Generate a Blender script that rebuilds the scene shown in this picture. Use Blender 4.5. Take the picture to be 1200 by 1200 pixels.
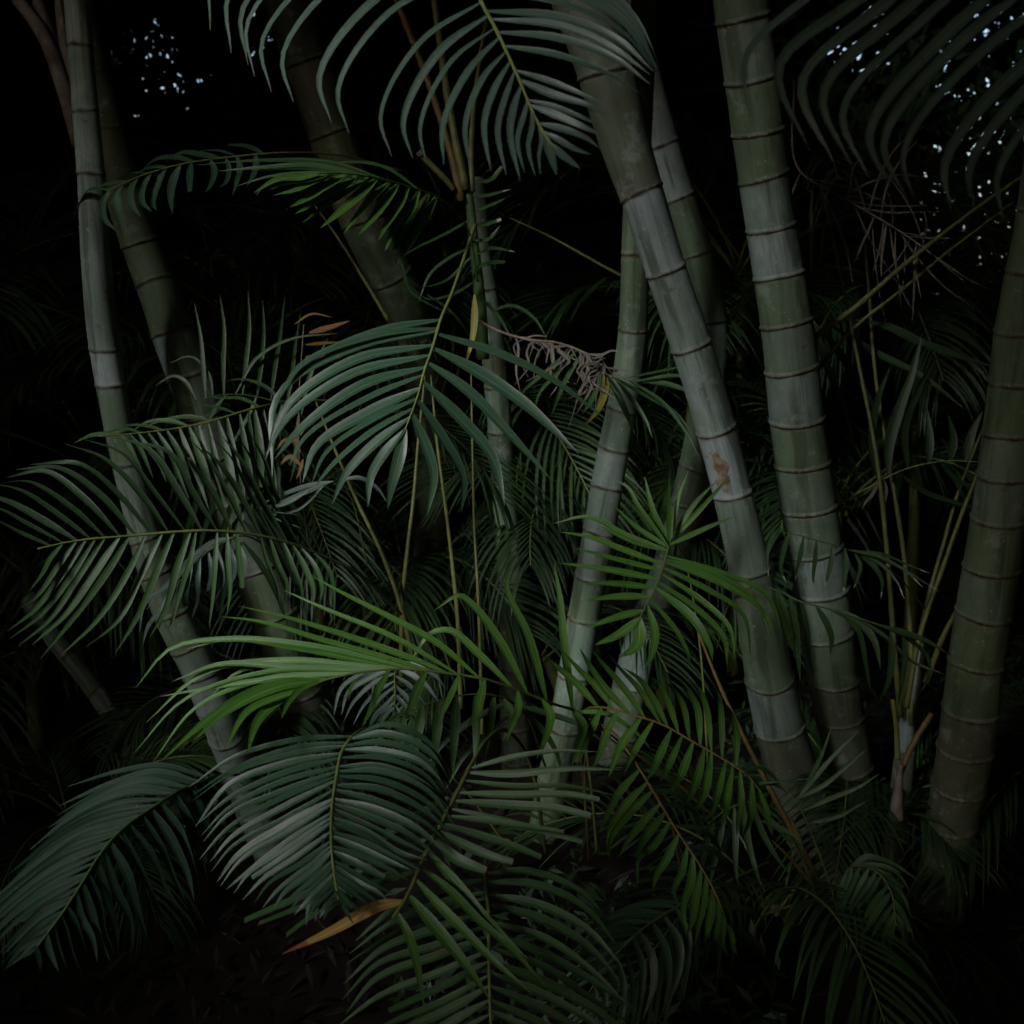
import bpy, math, random
import numpy as np
from mathutils import Vector, Matrix

# ------------------------------------------------------------------ clean
for o in list(bpy.data.objects):
    bpy.data.objects.remove(o)
scene = bpy.context.scene
COL = scene.collection
rnd = random.Random(7)
nrs = np.random.RandomState(11)

# ------------------------------------------------------------------ camera
CAM_LOC = Vector((0.0, 0.0, 1.75))
PITCH = math.radians(-12.0)
FPX = 600.0 / math.tan(math.radians(25.0))        # focal length in photo pixels (1200 px wide photo)
cd = bpy.data.cameras.new('camera')
cam = bpy.data.objects.new('camera', cd)
COL.objects.link(cam)
cam.location = CAM_LOC
cam.rotation_euler = (math.radians(90) + PITCH, 0, 0)
cd.sensor_width = 36
cd.angle = math.radians(50)
cd.clip_start = 0.05
cd.clip_end = 500
cd.dof.use_dof = True
cd.dof.focus_distance = 2.35
cd.dof.aperture_fstop = 5.0
scene.camera = cam
CAM_R = Matrix.Rotation(math.radians(90) + PITCH, 3, 'X')

# ------------------------------------------------------------------ light
SUN_TO = Vector((-0.65, -1.0, 0.66)).normalized()   # from the scene towards the bright part of the overcast sky
w = bpy.data.worlds.new('World')
scene.world = w
w.use_nodes = True
nt = w.node_tree
bg = nt.nodes['Background']
sky = nt.nodes.new('ShaderNodeTexSky')
sky.sky_type = 'NISHITA'
sky.sun_disc = False
sky.sun_elevation = math.asin(SUN_TO.z)
sky.sun_rotation = math.atan2(SUN_TO.x, SUN_TO.y)
sky.dust_density = 3.0
nt.links.new(sky.outputs['Color'], bg.inputs['Color'])
bg.inputs['Strength'].default_value = 0.10
sd = bpy.data.lights.new('sun', 'SUN')
sd.energy = 1.5
sd.angle = math.radians(12)
sd.color = (0.93, 0.97, 1.0)
sun = bpy.data.objects.new('sun', sd)
COL.objects.link(sun)
sun.location = (-4, -4, 8)
sun.rotation_euler = (-SUN_TO).to_track_quat('-Z', 'Y').to_euler()

scene.view_settings.view_transform = 'Standard'
scene.view_settings.look = 'None'
scene.view_settings.exposure = 1.0
scene.view_settings.gamma = 1.0
scene.cycles.use_denoising = True
scene.cycles.max_bounces = 5
scene.cycles.diffuse_bounces = 3
scene.cycles.glossy_bounces = 2
scene.cycles.transmission_bounces = 3
scene.cycles.transparent_max_bounces = 4
scene.cycles.sample_clamp_indirect = 4.0


# ------------------------------------------------------------------ helpers
def P(px, py, d):
    """photo pixel + distance along the view axis -> world point"""
    v = Vector(((px - 600) / FPX * d, -(py - 600) / FPX * d, -d))
    return CAM_LOC + CAM_R @ v


def CV(v):
    """camera-space direction (right, up, towards camera) -> world"""
    return (CAM_R @ Vector(v)).normalized()


def tag(o, label=None, cat=None, group=None, kind=None):
    if label: o['label'] = label
    if cat: o['category'] = cat
    if group: o['group'] = group
    if kind: o['kind'] = kind
    return o


def empty(name, loc, label, cat, group=None):
    o = bpy.data.objects.new(name, None)
    COL.objects.link(o)
    o.location = loc
    o.empty_display_size = 0.05
    return tag(o, label, cat, group)


def catmull(pts, n):
    pts = [Vector(p) for p in pts]
    if len(pts) == 2:
        return [pts[0].lerp(pts[1], i / n) for i in range(n + 1)]
    k = [0.0]
    for a, b in zip(pts, pts[1:]):
        k.append(k[-1] + max((b - a).length, 1e-6) ** 0.5 * max((b - a).length, 1e-6) ** 0.25)
    q = [2 * pts[0] - pts[1]] + pts + [2 * pts[-1] - pts[-2]]
    kk = [k[0] - (k[1] - k[0])] + k + [k[-1] + (k[-1] - k[-2])]
    out = []
    for i in range(n + 1):
        t = k[-1] * i / n
        j = 1
        while j < len(pts) - 1 and t > kk[j + 1]:
            j += 1
        t0, t1, t2, t3 = kk[j - 1], kk[j], kk[j + 1], kk[j + 2]
        p0, p1, p2, p3 = q[j - 1], q[j], q[j + 1], q[j + 2]
        a1 = p0 * ((t1 - t) / (t1 - t0)) + p1 * ((t - t0) / (t1 - t0))
        a2 = p1 * ((t2 - t) / (t2 - t1)) + p2 * ((t - t1) / (t2 - t1))
        a3 = p2 * ((t3 - t) / (t3 - t2)) + p3 * ((t - t2) / (t3 - t2))
        b1 = a1 * ((t2 - t) / (t2 - t0)) + a2 * ((t - t0) / (t2 - t0))
        b2 = a2 * ((t3 - t) / (t3 - t1)) + a3 * ((t - t1) / (t3 - t1))
        out.append(b1 * ((t2 - t) / (t2 - t1)) + b2 * ((t - t1) / (t2 - t1)))
    return out


class MB:
    """collects vertices, faces, uvs and a colour per vertex, links them as one mesh object"""
    def __init__(self):
        self.v, self.f, self.uv, self.c, self.m, self.k = [], [], [], [], [], []

    def add(self, v, uv=(0, 0), c=(1, 1, 1, 1), k=(0, 0, 0, 1)):
        self.v.append(tuple(v)); self.uv.append(uv); self.c.append(c); self.k.append(k)
        return len(self.v) - 1

    def face(self, f, m=0):
        self.f.append(f); self.m.append(m)

    def mesh(self, name, mats, origin=(0, 0, 0)):
        me = bpy.data.meshes.new(name)
        ox, oy, oz = origin
        me.from_pydata([(x - ox, y - oy, z - oz) for x, y, z in self.v], [], self.f)
        for mt in mats: me.materials.append(mt)
        me.polygons.foreach_set('material_index', self.m)
        me.polygons.foreach_set('use_smooth', [True] * len(self.f))
        uvl = me.uv_layers.new(name='UVMap')
        li = np.empty(len(me.loops), dtype=np.int32)
        me.loops.foreach_get('vertex_index', li)
        uvl.data.foreach_set('uv', np.array(self.uv, dtype=np.float32)[li].ravel())
        ca = me.color_attributes.new('tint', 'FLOAT_COLOR', 'POINT')
        ca.data.foreach_set('color', np.array(self.c, dtype=np.float32).ravel())
        ka = me.color_attributes.new('mask', 'FLOAT_COLOR', 'POINT')
        ka.data.foreach_set('color', np.array(self.k, dtype=np.float32).ravel())
        me.update()
        return me

    def build(self, name, mats, parent=None, loc=None):
        if not isinstance(mats, (list, tuple)): mats = [mats]
        origin = parent['_w'] if (parent is not None and '_w' in parent) else (loc or (0, 0, 0))
        if parent is not None:
            p = parent
            origin = Vector((0, 0, 0))
            while p is not None:
                origin += p.location
                p = p.parent
        me = self.mesh(name, mats, origin)
        o = bpy.data.objects.new(name, me)
        COL.objects.link(o)
        if parent is not None: o.parent = parent
        elif loc is not None: o.location = loc
        return o


def frames(pts):
    n = len(pts)
    T = [(pts[min(i + 1, n - 1)] - pts[max(i - 1, 0)]).normalized() for i in range(n)]
    ref = Vector((0, -1, 0))
    if abs(T[0].dot(ref)) > .95: ref = Vector((1, 0, 0))
    N = (ref - T[0] * ref.dot(T[0])).normalized()
    out = []
    for t in T:
        N = (N - t * N.dot(t)).normalized()
        out.append((t, N, t.cross(N)))
    return out


def tube(mb, pts, radii, seg=8, m=0, tint=(1, 1, 1, 1), cap=True):
    fr = frames(pts)
    rings = []
    L = 0
    for i, (p, r, (t, n, b)) in enumerate(zip(pts, radii, fr)):
        if i: L += (p - pts[i - 1]).length
        ring = []
        for s in range(seg):
            a = 2 * math.pi * s / seg
            ring.append(mb.add(p + (n * math.cos(a) + b * math.sin(a)) * r, (s / seg, L), tint))
        rings.append(ring)
    for a, b in zip(rings, rings[1:]):
        for s in range(seg):
            mb.face((a[s], a[(s + 1) % seg], b[(s + 1) % seg], b[s]), m)
    if cap:
        mb.face(tuple(rings[0][::-1]), m)
        mb.face(tuple(rings[-1]), m)


# ------------------------------------------------------------------ materials
def newmat(name):
    m = bpy.data.materials.new(name)
    m.use_nodes = True
    t = m.node_tree
    t.nodes.clear()
    return m, t, t.nodes, t.links


def N_(nodes, typ, **kw):
    n = nodes.new(typ)
    for k, v in kw.items(): setattr(n, k, v)
    return n


def mixc(nodes, links, fac, a, b, blend='MIX'):
    n = nodes.new('ShaderNodeMix')
    n.data_type = 'RGBA'
    n.blend_type = blend
    for sock, val in ((n.inputs[0], fac), (n.inputs[6], a), (n.inputs[7], b)):
        if hasattr(val, 'is_linked'): links.new(val, sock)
        elif isinstance(val, (int, float)): sock.default_value = val
        else: sock.default_value = (*val, 1)
    return n.outputs[2]


def mathn(nodes, links, op, a, b=None, clamp=False):
    n = nodes.new('ShaderNodeMath')
    n.operation = op
    n.use_clamp = clamp
    for i, val in enumerate((a, b)):
        if val is None: continue
        if hasattr(val, 'is_linked'): links.new(val, n.inputs[i])
        else: n.inputs[i].default_value = val
    return n.outputs[0]


def ramp(nodes, links, val, lo, hi):
    n = nodes.new('ShaderNodeMapRange')
    links.new(val, n.inputs[0])
    n.inputs[1].default_value = lo
    n.inputs[2].default_value = hi
    return n.outputs[0]


def leaf_mat(name, col, col2, rough=0.42, transl=0.22, tip=0.965, tipcol=(0.12, 0.085, 0.05), spec=0.5):
    m, t, nd, lk = newmat(name)
    out = N_(nd, 'ShaderNodeOutputMaterial')
    pb = N_(nd, 'ShaderNodeBsdfPrincipled')
    tr = N_(nd, 'ShaderNodeBsdfTranslucent')
    mx = N_(nd, 'ShaderNodeMixShader')
    uv = N_(nd, 'ShaderNodeUVMap', uv_map='UVMap')
    sep = N_(nd, 'ShaderNodeSeparateXYZ')
    lk.new(uv.outputs[0], sep.inputs[0])
    oi = N_(nd, 'ShaderNodeObjectInfo')
    geo = N_(nd, 'ShaderNodeNewGeometry')
    no = N_(nd, 'ShaderNodeTexNoise')
    no.inputs['Scale'].default_value = 9.0
    no.inputs['Detail'].default_value = 4
    lk.new(geo.outputs['Position'], no.inputs['Vector'])
    f = mathn(nd, lk, 'ADD', mathn(nd, lk, 'MULTIPLY', oi.outputs['Random'], .6),
              mathn(nd, lk, 'MULTIPLY', ramp(nd, lk, no.outputs[0], .3, .7), .4))
    base = mixc(nd, lk, f, col, col2)
    # fine lengthwise veins
    mp = N_(nd, 'ShaderNodeMapping')
    mp.inputs['Scale'].default_value = (26, 1.2, 1)
    lk.new(uv.outputs[0], mp.inputs[0])
    vn = N_(nd, 'ShaderNodeTexNoise')
    vn.inputs['Scale'].default_value = 1.0
    vn.inputs['Detail'].default_value = 2
    lk.new(mp.outputs[0], vn.inputs['Vector'])
    vf = ramp(nd, lk, vn.outputs[0], .35, .7)
    base = mixc(nd, lk, mathn(nd, lk, 'MULTIPLY', vf, .5), base, tuple(c * .55 for c in col))
    # pale mid vein
    dist = mathn(nd, lk, 'ABSOLUTE', mathn(nd, lk, 'SUBTRACT', sep.outputs[0], .5))
    mv = mathn(nd, lk, 'MULTIPLY', mathn(nd, lk, 'LESS_THAN', dist, .035), .5)
    base = mixc(nd, lk, mv, base, tuple(min(1, c * 1.9 + .02) for c in col2))
    # dust and water specks
    vo = N_(nd, 'ShaderNodeTexVoronoi')
    vo.inputs['Scale'].default_value = 85
    lk.new(geo.outputs['Position'], vo.inputs['Vector'])
    n2 = N_(nd, 'ShaderNodeTexNoise')
    n2.inputs['Scale'].default_value = 6
    lk.new(geo.outputs['Position'], n2.inputs['Vector'])
    n3 = N_(nd, 'ShaderNodeTexNoise')
    n3.inputs['Scale'].default_value = 42
    n3.inputs['Detail'].default_value = 3
    lk.new(geo.outputs['Position'], n3.inputs['Vector'])
    sp = mathn(nd, lk, 'MULTIPLY', mathn(nd, lk, 'LESS_THAN', vo.outputs['Distance'], .12),
               mathn(nd, lk, 'GREATER_THAN', n2.outputs[0], .58))
    base = mixc(nd, lk, mathn(nd, lk, 'MULTIPLY', sp, .45), base, (.25, .27, .24))
    bs = ramp(nd, lk, n3.outputs[0], .665, .70)
    base = mixc(nd, lk, mathn(nd, lk, 'MULTIPLY', bs, .6), base, (.07, .05, .025))
    # dry tips, a different length on every leaflet
    th = mathn(nd, lk, 'SUBTRACT', tip + .03, mathn(nd, lk, 'MULTIPLY', mathn(nd, lk, 'POWER', oi.outputs['Random'], 2.0), .06))
    tf = mathn(nd, lk, 'MULTIPLY', mathn(nd, lk, 'SUBTRACT', sep.outputs[1], th), 40, clamp=True)
    base = mixc(nd, lk, tf, base, tipcol)
    lk.new(base, pb.inputs['Base Color'])
    rr = mathn(nd, lk, 'ADD', rough - .06, mathn(nd, lk, 'MULTIPLY', no.outputs[0], .16))
    lk.new(rr, pb.inputs['Roughness'])
    pb.inputs['Specular IOR Level'].default_value = spec
    bp = N_(nd, 'ShaderNodeBump')
    bp.inputs['Strength'].default_value = .25
    bp.inputs['Distance'].default_value = .002
    lk.new(vn.outputs[0], bp.inputs['Height'])
    lk.new(bp.outputs[0], pb.inputs['Normal'])
    tc = mixc(nd, lk, 1.0, base, (1.0, 1.3, .5), 'MULTIPLY')
    lk.new(tc, tr.inputs['Color'])
    mx.inputs[0].default_value = transl
    lk.new(pb.outputs[0], mx.inputs[1])
    lk.new(tr.outputs[0], mx.inputs[2])
    lk.new(mx.outputs[0], out.inputs[0])
    return m


def stem_mat(name, a, b, rough=.5, scale=18):
    m, t, nd, lk = newmat(name)
    out = N_(nd, 'ShaderNodeOutputMaterial')
    pb = N_(nd, 'ShaderNodeBsdfPrincipled')
    geo = N_(nd, 'ShaderNodeNewGeometry')
    no = N_(nd, 'ShaderNodeTexNoise')
    no.inputs['Scale'].default_value = scale
    no.inputs['Detail'].default_value = 5
    lk.new(geo.outputs['Position'], no.inputs['Vector'])
    c = mixc(nd, lk, ramp(nd, lk, no.outputs[0], .32, .68), a, b)
    lk.new(c, pb.inputs['Base Color'])
    pb.inputs['Roughness'].default_value = rough
    pb.inputs['Specular IOR Level'].default_value = .1 if rough > .9 else .4
    bp = N_(nd, 'ShaderNodeBump')
    bp.inputs['Strength'].default_value = .3
    bp.inputs['Distance'].default_value = .004
    lk.new(no.outputs[0], bp.inputs['Height'])
    lk.new(bp.outputs[0], pb.inputs['Normal'])
    lk.new(pb.outputs[0], out.inputs[0])
    return m


def trunk_mat():
    m, t, nd, lk = newmat('ringed_palm_bark')
    out = N_(nd, 'ShaderNodeOutputMaterial')
    pb = N_(nd, 'ShaderNodeBsdfPrincipled')
    uv = N_(nd, 'ShaderNodeUVMap', uv_map='UVMap')
    tint = N_(nd, 'ShaderNodeVertexColor', layer_name='tint')
    mask = N_(nd, 'ShaderNodeVertexColor', layer_name='mask')
    sm = N_(nd, 'ShaderNodeSeparateColor')
    lk.new(mask.outputs[0], sm.inputs[0])
    geo = N_(nd, 'ShaderNodeNewGeometry')

    def nz(scale, det, vec, rough=.55):
        n = N_(nd, 'ShaderNodeTexNoise')
        n.inputs['Scale'].default_value = scale
        n.inputs['Detail'].default_value = det
        n.inputs['Roughness'].default_value = rough
        lk.new(vec, n.inputs['Vector'])
        return n.outputs[0]
    mp = N_(nd, 'ShaderNodeMapping')
    mp.inputs['Scale'].default_value = (8, .55, 1)
    lk.new(uv.outputs[0], mp.inputs[0])
    mp2 = N_(nd, 'ShaderNodeMapping')
    mp2.inputs['Scale'].default_value = (60, 7, 1)
    lk.new(uv.outputs[0], mp2.inputs[0])
    # waxy bloom, worn in soft patches down to the green skin
    bloom = ramp(nd, lk, nz(11, 6, geo.outputs['Position']), .34, .66)
    green = mixc(nd, lk, nz(3, 3, mp.outputs[0]), (.065, .105, .05), (.12, .165, .095))
    base = mixc(nd, lk, mathn(nd, lk, 'ADD', mathn(nd, lk, 'MULTIPLY', bloom, .62), .36), green, tint.outputs[0])
    # long dark run-off streaks
    st = ramp(nd, lk, nz(1, 4, mp.outputs[0], .6), .50, .62)
    base = mixc(nd, lk, mathn(nd, lk, 'MULTIPLY', st, .72), base, (.04, .055, .03))
    # fine fibre lines
    fi = ramp(nd, lk, nz(1, 4, mp2.outputs[0], .7), .42, .75)
    base = mixc(nd, lk, mathn(nd, lk, 'MULTIPLY', fi, .28), base, (.06, .07, .045))
    # broad grimy and mossy areas running over several rings
    gr = ramp(nd, lk, nz(5.5, 5, geo.outputs['Position'], .6), .46, .62)
    base = mixc(nd, lk, mathn(nd, lk, 'MULTIPLY', gr, .34), base, (.055, .07, .035))
    ol = ramp(nd, lk, nz(7.5, 5, mp.outputs[0], .65), .60, .68)
    base = mixc(nd, lk, mathn(nd, lk, 'MULTIPLY', ol, .3), base, (.16, .09, .035))
    # pale lichen flecks and brown scars
    fl = ramp(nd, lk, nz(70, 3, geo.outputs['Position']), .66, .72)
    base = mixc(nd, lk, mathn(nd, lk, 'MULTIPLY', fl, .4), base, (.42, .43, .39))
    bl = ramp(nd, lk, nz(13, 6, geo.outputs['Position'], .68), .57, .65)
    base = mixc(nd, lk, mathn(nd, lk, 'MULTIPLY', bl, .32), base, (.37, .41, .38))
    sc_ = ramp(nd, lk, nz(24, 5, geo.outputs['Position'], .65), .63, .70)
    base = mixc(nd, lk, mathn(nd, lk, 'MULTIPLY', sc_, .6), base, (.05, .035, .02))
    # leaf scar ring: dark brown groove with a frayed pale lip
    nn = nz(95, 3, geo.outputs['Position'])
    ring = mixc(nd, lk, ramp(nd, lk, nn, .44, .64), (.030, .018, .012), (.085, .045, .03))
    brk = ramp(nd, lk, nz(26, 4, geo.outputs['Position'], .6), .30, .52)
    base = mixc(nd, lk, mathn(nd, lk, 'MULTIPLY', sm.outputs[0], mathn(nd, lk, 'ADD', mathn(nd, lk, 'MULTIPLY', brk, .65), .35)), base, ring)
    lip = mathn(nd, lk, 'MULTIPLY', sm.outputs[2], ramp(nd, lk, nz(75, 4, geo.outputs['Position'], .7), .52, .62))
    base = mixc(nd, lk, mathn(nd, lk, 'MULTIPLY', lip, .65), base, (.36, .29, .23))
    lk.new(base, pb.inputs['Base Color'])
    pb.inputs['Roughness'].default_value = .58
    pb.inputs['Specular IOR Level'].default_value = .35
    h = mathn(nd, lk, 'ADD', mathn(nd, lk, 'MULTIPLY', fi, .3), nz(40, 5, geo.outputs['Position']))
    bp = N_(nd, 'ShaderNodeBump')
    bp.inputs['Strength'].default_value = .28
    bp.inputs['Distance'].default_value = .004
    lk.new(h, bp.inputs['Height'])
    lk.new(bp.outputs[0], pb.inputs['Normal'])
    lk.new(pb.outputs[0], out.inputs[0])
    return m


M = dict(
    grey=leaf_mat('grey_green_leaf', (.026, .066, .033), (.046, .098, .050), .34, .15, spec=.6),
    sheen_grey=leaf_mat('sheen_lightened_leaf', (.045, .080, .056), (.072, .118, .086), .33, .15, spec=.6),  # lighter copy of the grey leaf, sky sheen put into the colour
    shade=leaf_mat('shaded_grey_green_leaf', (.017, .042, .024), (.028, .06, .034), .55, .15, spec=.22),  # darker copy of the grey leaf, corner shade put into the colour
    mid=leaf_mat('mid_green_leaf', (.032, .078, .022), (.055, .115, .038), .40, .2),
    bright=leaf_mat('fresh_green_leaf', (.050, .150, .022), (.108, .235, .042), .38, .28),
    fresh=leaf_mat('young_green_leaf', (.048, .125, .02), (.08, .18, .032), .42, .26),
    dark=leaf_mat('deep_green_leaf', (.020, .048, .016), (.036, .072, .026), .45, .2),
    pale=leaf_mat('bluish_leaf', (.065, .105, .08), (.10, .15, .12), .36, .2),
    whitetip=leaf_mat('green_leaf_with_dry_tip', (.03, .07, .022), (.05, .10, .035), .42, .2, .84, (.42, .38, .33)),
    dry=leaf_mat('dead_leaf', (.10, .085, .07), (.23, .20, .175), .75, .2, .9, (.22, .17, .14), .2),
    straw=leaf_mat('yellow_dead_leaf', (.40, .24, .06), (.52, .33, .10), .55, .25, .82, (.30, .10, .07), .3),
    yellow=leaf_mat('yellowing_leaf', (.17, .17, .03), (.26, .22, .045), .5, .3, .9, (.2, .1, .04), .3),
    orange=leaf_mat('orange_leaf', (.20, .075, .02), (.17, .14, .03), .5, .3, .85, (.2, .08, .05), .3),
    rachis=stem_mat('frond_midrib', (.10, .14, .038), (.18, .20, .055)),
    darkrib=stem_mat('green_midrib', (.045, .085, .025), (.07, .12, .035)),
    stalk=stem_mat('yellow_green_stalk', (.075, .09, .027), (.14, .14, .036), .5, 30),
    cane=stem_mat('orange_brown_stalk', (.105, .065, .024), (.15, .105, .032), .55, 30),
    drystem=stem_mat('dead_stalk', (.10, .075, .055), (.20, .15, .11), .8),
    bark=trunk_mat(),
    tree_bark=stem_mat('dark_tree_bark', (.05, .04, .03), (.10, .085, .07), .85, 9),
    sheath=stem_mat('brown_sheath', (.10, .065, .05), (.25, .22, .20), .7, 22),
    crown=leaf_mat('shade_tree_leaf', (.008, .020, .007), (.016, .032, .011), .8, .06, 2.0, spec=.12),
    lichen=stem_mat('orange_lichen', (.12, .065, .026), (.30, .27, .22), .85, 48),
    soil=stem_mat('dark_soil', (.010, .008, .006), (.024, .018, .014), .95, 11),
    litter=leaf_mat('leaf_litter', (.012, .009, .007), (.03, .022, .016), .85, .05, 2.0, spec=.2),
)


# ------------------------------------------------------------------ leaflets and fronds
def leaflet_mb(mb, pts, width, nhint, nseg=14, fold=.13, blunt=False, twist=0.0, m=0):
    c = catmull(pts, nseg)
    n = len(c)
    base = len(mb.v)
    for i, p in enumerate(c):
        u = i / (n - 1)
        t = (c[min(i + 1, n - 1)] - c[max(i - 1, 0)]).normalized()
        nn = nhint - t * nhint.dot(t)
        if nn.length < .05: nn = Vector((0, 0, 1)) - t * t.z
        nn.normalize()
        if twist: nn = (Matrix.Rotation(twist * u, 3, t) @ nn).normalized()
        s = t.cross(nn).normalized()
        prof = (.24 + .76 * math.sin(math.pi / 2 * min(1, u / .38)) ** .9)
        if blunt: prof *= 1.0 - .35 * max(0, u - .55) / .45
        else: prof *= max(0.0, 1 - u ** 2.3) ** .85
        wd = max(width * prof, .0006) * .5
        mb.add(p - s * wd, (0, u)); mb.add(p - nn * fold * wd * 2, (.5, u)); mb.add(p + s * wd, (1, u))
    for i in range(n - 1):
        a = base + i * 3
        mb.face((a, a + 1, a + 4, a + 3), m)
        mb.face((a + 1, a + 2, a + 5, a + 4), m)


NODROP = (0.0, -0.02, -0.04, -0.05, -0.05)


class Frond:
    def __init__(self, name, label, rachis, mat, r0=.0050, r1=.0014, cat='palm frond', group='palm fronds of the grove',
                 ribmat='rachis', seed=1):
        self.rp = rachis
        self.cpx = [Vector((q.x, q.y, q.z / 100)) for q in catmull([Vector((p[0], p[1], p[2] * 100)) for p in rachis], 80)]
        self.curve = [P(q.x, q.y, q.z) for q in self.cpx]
        self.root = empty(name, self.curve[0], label, cat, group)
        self.mat = mat
        self.rng = random.Random(seed)
        self.r0, self.r1, self.ribmat = r0, r1, ribmat
        self.hits = []
        self.W = 0

    def near(self, x, y):
        best = min(range(len(self.cpx)), key=lambda i: (self.cpx[i].x - x) ** 2 + (self.cpx[i].y - y) ** 2)
        return best

    def one(self, idx, ptspx, w, nh, dz, mat=None, blunt=False, name='leaflet', jit=1.0, fold=.13):
        r = self.rng
        d0 = self.cpx[idx].z
        self.hits.append(idx)
        dd = r.uniform(-.012, .012)
        chain = [self.curve[idx]]
        k = len(ptspx)
        for q, (x, y) in enumerate(ptspx):
            u = (q + 1) / k
            o = dz[0] * u + dz[1] * u * u
            s = 3.0 * u * jit
            chain.append(P(x + r.gauss(0, s), y + r.gauss(0, s), d0 + o + dd * u))
        L = sum((b - a).length for a, b in zip(chain, chain[1:]))
        mb = MB()
        nv = (CV(nh) + Vector((r.gauss(0, .12), r.gauss(0, .12), r.gauss(0, .12)))).normalized()
        leaflet_mb(mb, chain, w * d0 / FPX * r.uniform(.88, 1.1), nv, 16, fold + r.uniform(0, .09), blunt, r.gauss(0, .25))
        o = mb.build(name, M[mat or self.mat], self.root)
        return o

    def side(self, keys, n, w, nh=(0, .6, .8), dz=(-.02, -.03), mat=None, wmin=.55, jit=1.0):
        """keys: (root px), point, point, tip; n leaflets interpolated between the keys"""
        ks = []
        for k in keys:
            ks.append((self.near(*k[0]), k[1:]))
        ks.sort(key=lambda a: a[0])
        i0, i1 = ks[0][0], ks[-1][0]
        lens = [math.dist((self.cpx[a].x, self.cpx[a].y), p[-1]) for a, p in ks]
        Lm = max(lens)
        for q in range(n):
            f = i0 + (i1 - i0) * ((q + (self.rng.uniform(-.18, .18) if 0 < q < n - 1 else 0)) / max(1, n - 1))
            j = 0
            while j < len(ks) - 2 and f > ks[j + 1][0]: j += 1
            a, b = ks[j], ks[j + 1]
            t = (f - a[0]) / max(1e-6, (b[0] - a[0]))
            pp = [(x0 + (x1 - x0) * t, y0 + (y1 - y0) * t) for (x0, y0), (x1, y1) in zip(a[1], b[1])]
            idx = int(round(f))
            cut = self.rng.random() < .05 and len(pp) > 2 and w < 14               # snapped short
            if cut: pp = pp[:-1]
            L = math.dist((self.cpx[idx].x, self.cpx[idx].y), pp[-1])
            if self.rng.random() < .035 and 0 < q < n - 1: continue          # torn away
            if self.rng.random() < .09:                                     # bent by the weight
                pp[-1] = (pp[-1][0] + self.rng.uniform(-8, 8), pp[-1][1] + self.rng.uniform(6, 18))
            self.one(idx, pp, w * self.rng.uniform(.82, 1.08) * (wmin + (1 - wmin) * min(1, L / Lm)), nh, dz, mat, cut, jit=jit)
        return self

    def exact(self, items, w, nh=(0, .6, .8), dz=(-.02, -.03), mat=None, blunt=False, name='leaflet', label=None, jit=.5):
        for it in items:
            ww = w
            if isinstance(it[-1], (int, float)):
                ww = it[-1]; it = it[:-1]
            o = self.one(self.near(*it[0]), list(it[1:]), ww, nh, dz, mat, blunt, name, jit)
            if label: o['label'] = label
        return self

    def done(self):
        mb = MB()
        n = len(self.curve)
        hits = set(self.hits)
        rr = [(self.r0 + (self.r1 - self.r0) * i / (n - 1)) * (1.22 if i in hits else 1) for i in range(n)]
        tube(mb, self.curve, rr, 8)
        mb.build('midrib', M[self.ribmat], self.root)
        return self.root


def strips(name, label, cat, items, mat, w, d, group=None, partname='blade', nh=(0, .4, .9), ddz=(0, 0), blunt=False, stem=None,
           stemmat='stalk', sr=.003):
    """loose blades springing from one point or stalk; items are pixel chains"""
    base = P(items[0][0][0], items[0][0][1], d)
    if stem: base = P(*stem[0])
    root = empty(name, base, label, cat, group)
    r = random.Random(len(items) * 13 + int(items[0][0][0]))
    if stem:
        mb = MB()
        c = catmull([P(*p) for p in stem], 24)
        tube(mb, c, [sr * (1.2 - .6 * i / 24) for i in range(25)], 7)
        mb.build('stalk', M[stemmat], root)
    for it in items:
        ww = w
        if isinstance(it[-1], (int, float)): ww = it[-1]; it = it[:-1]
        off = r.uniform(-.05, .05)
        ch = [P(x, y, d + (0 if stem else off) + ddz[0] * q / (len(it) - 1) + ddz[1] * (q / (len(it) - 1)) ** 2) for q, (x, y) in enumerate(it)]
        mb = MB()
        nv = (CV(nh) + Vector((r.gauss(0, .15), r.gauss(0, .15), r.gauss(0, .15)))).normalized()
        leaflet_mb(mb, ch, ww * d / FPX * r.uniform(.85, 1.12), nv, 14, .13, blunt, r.gauss(0, .4))
        mb.build(partname, M[mat], root)
    return root


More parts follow.
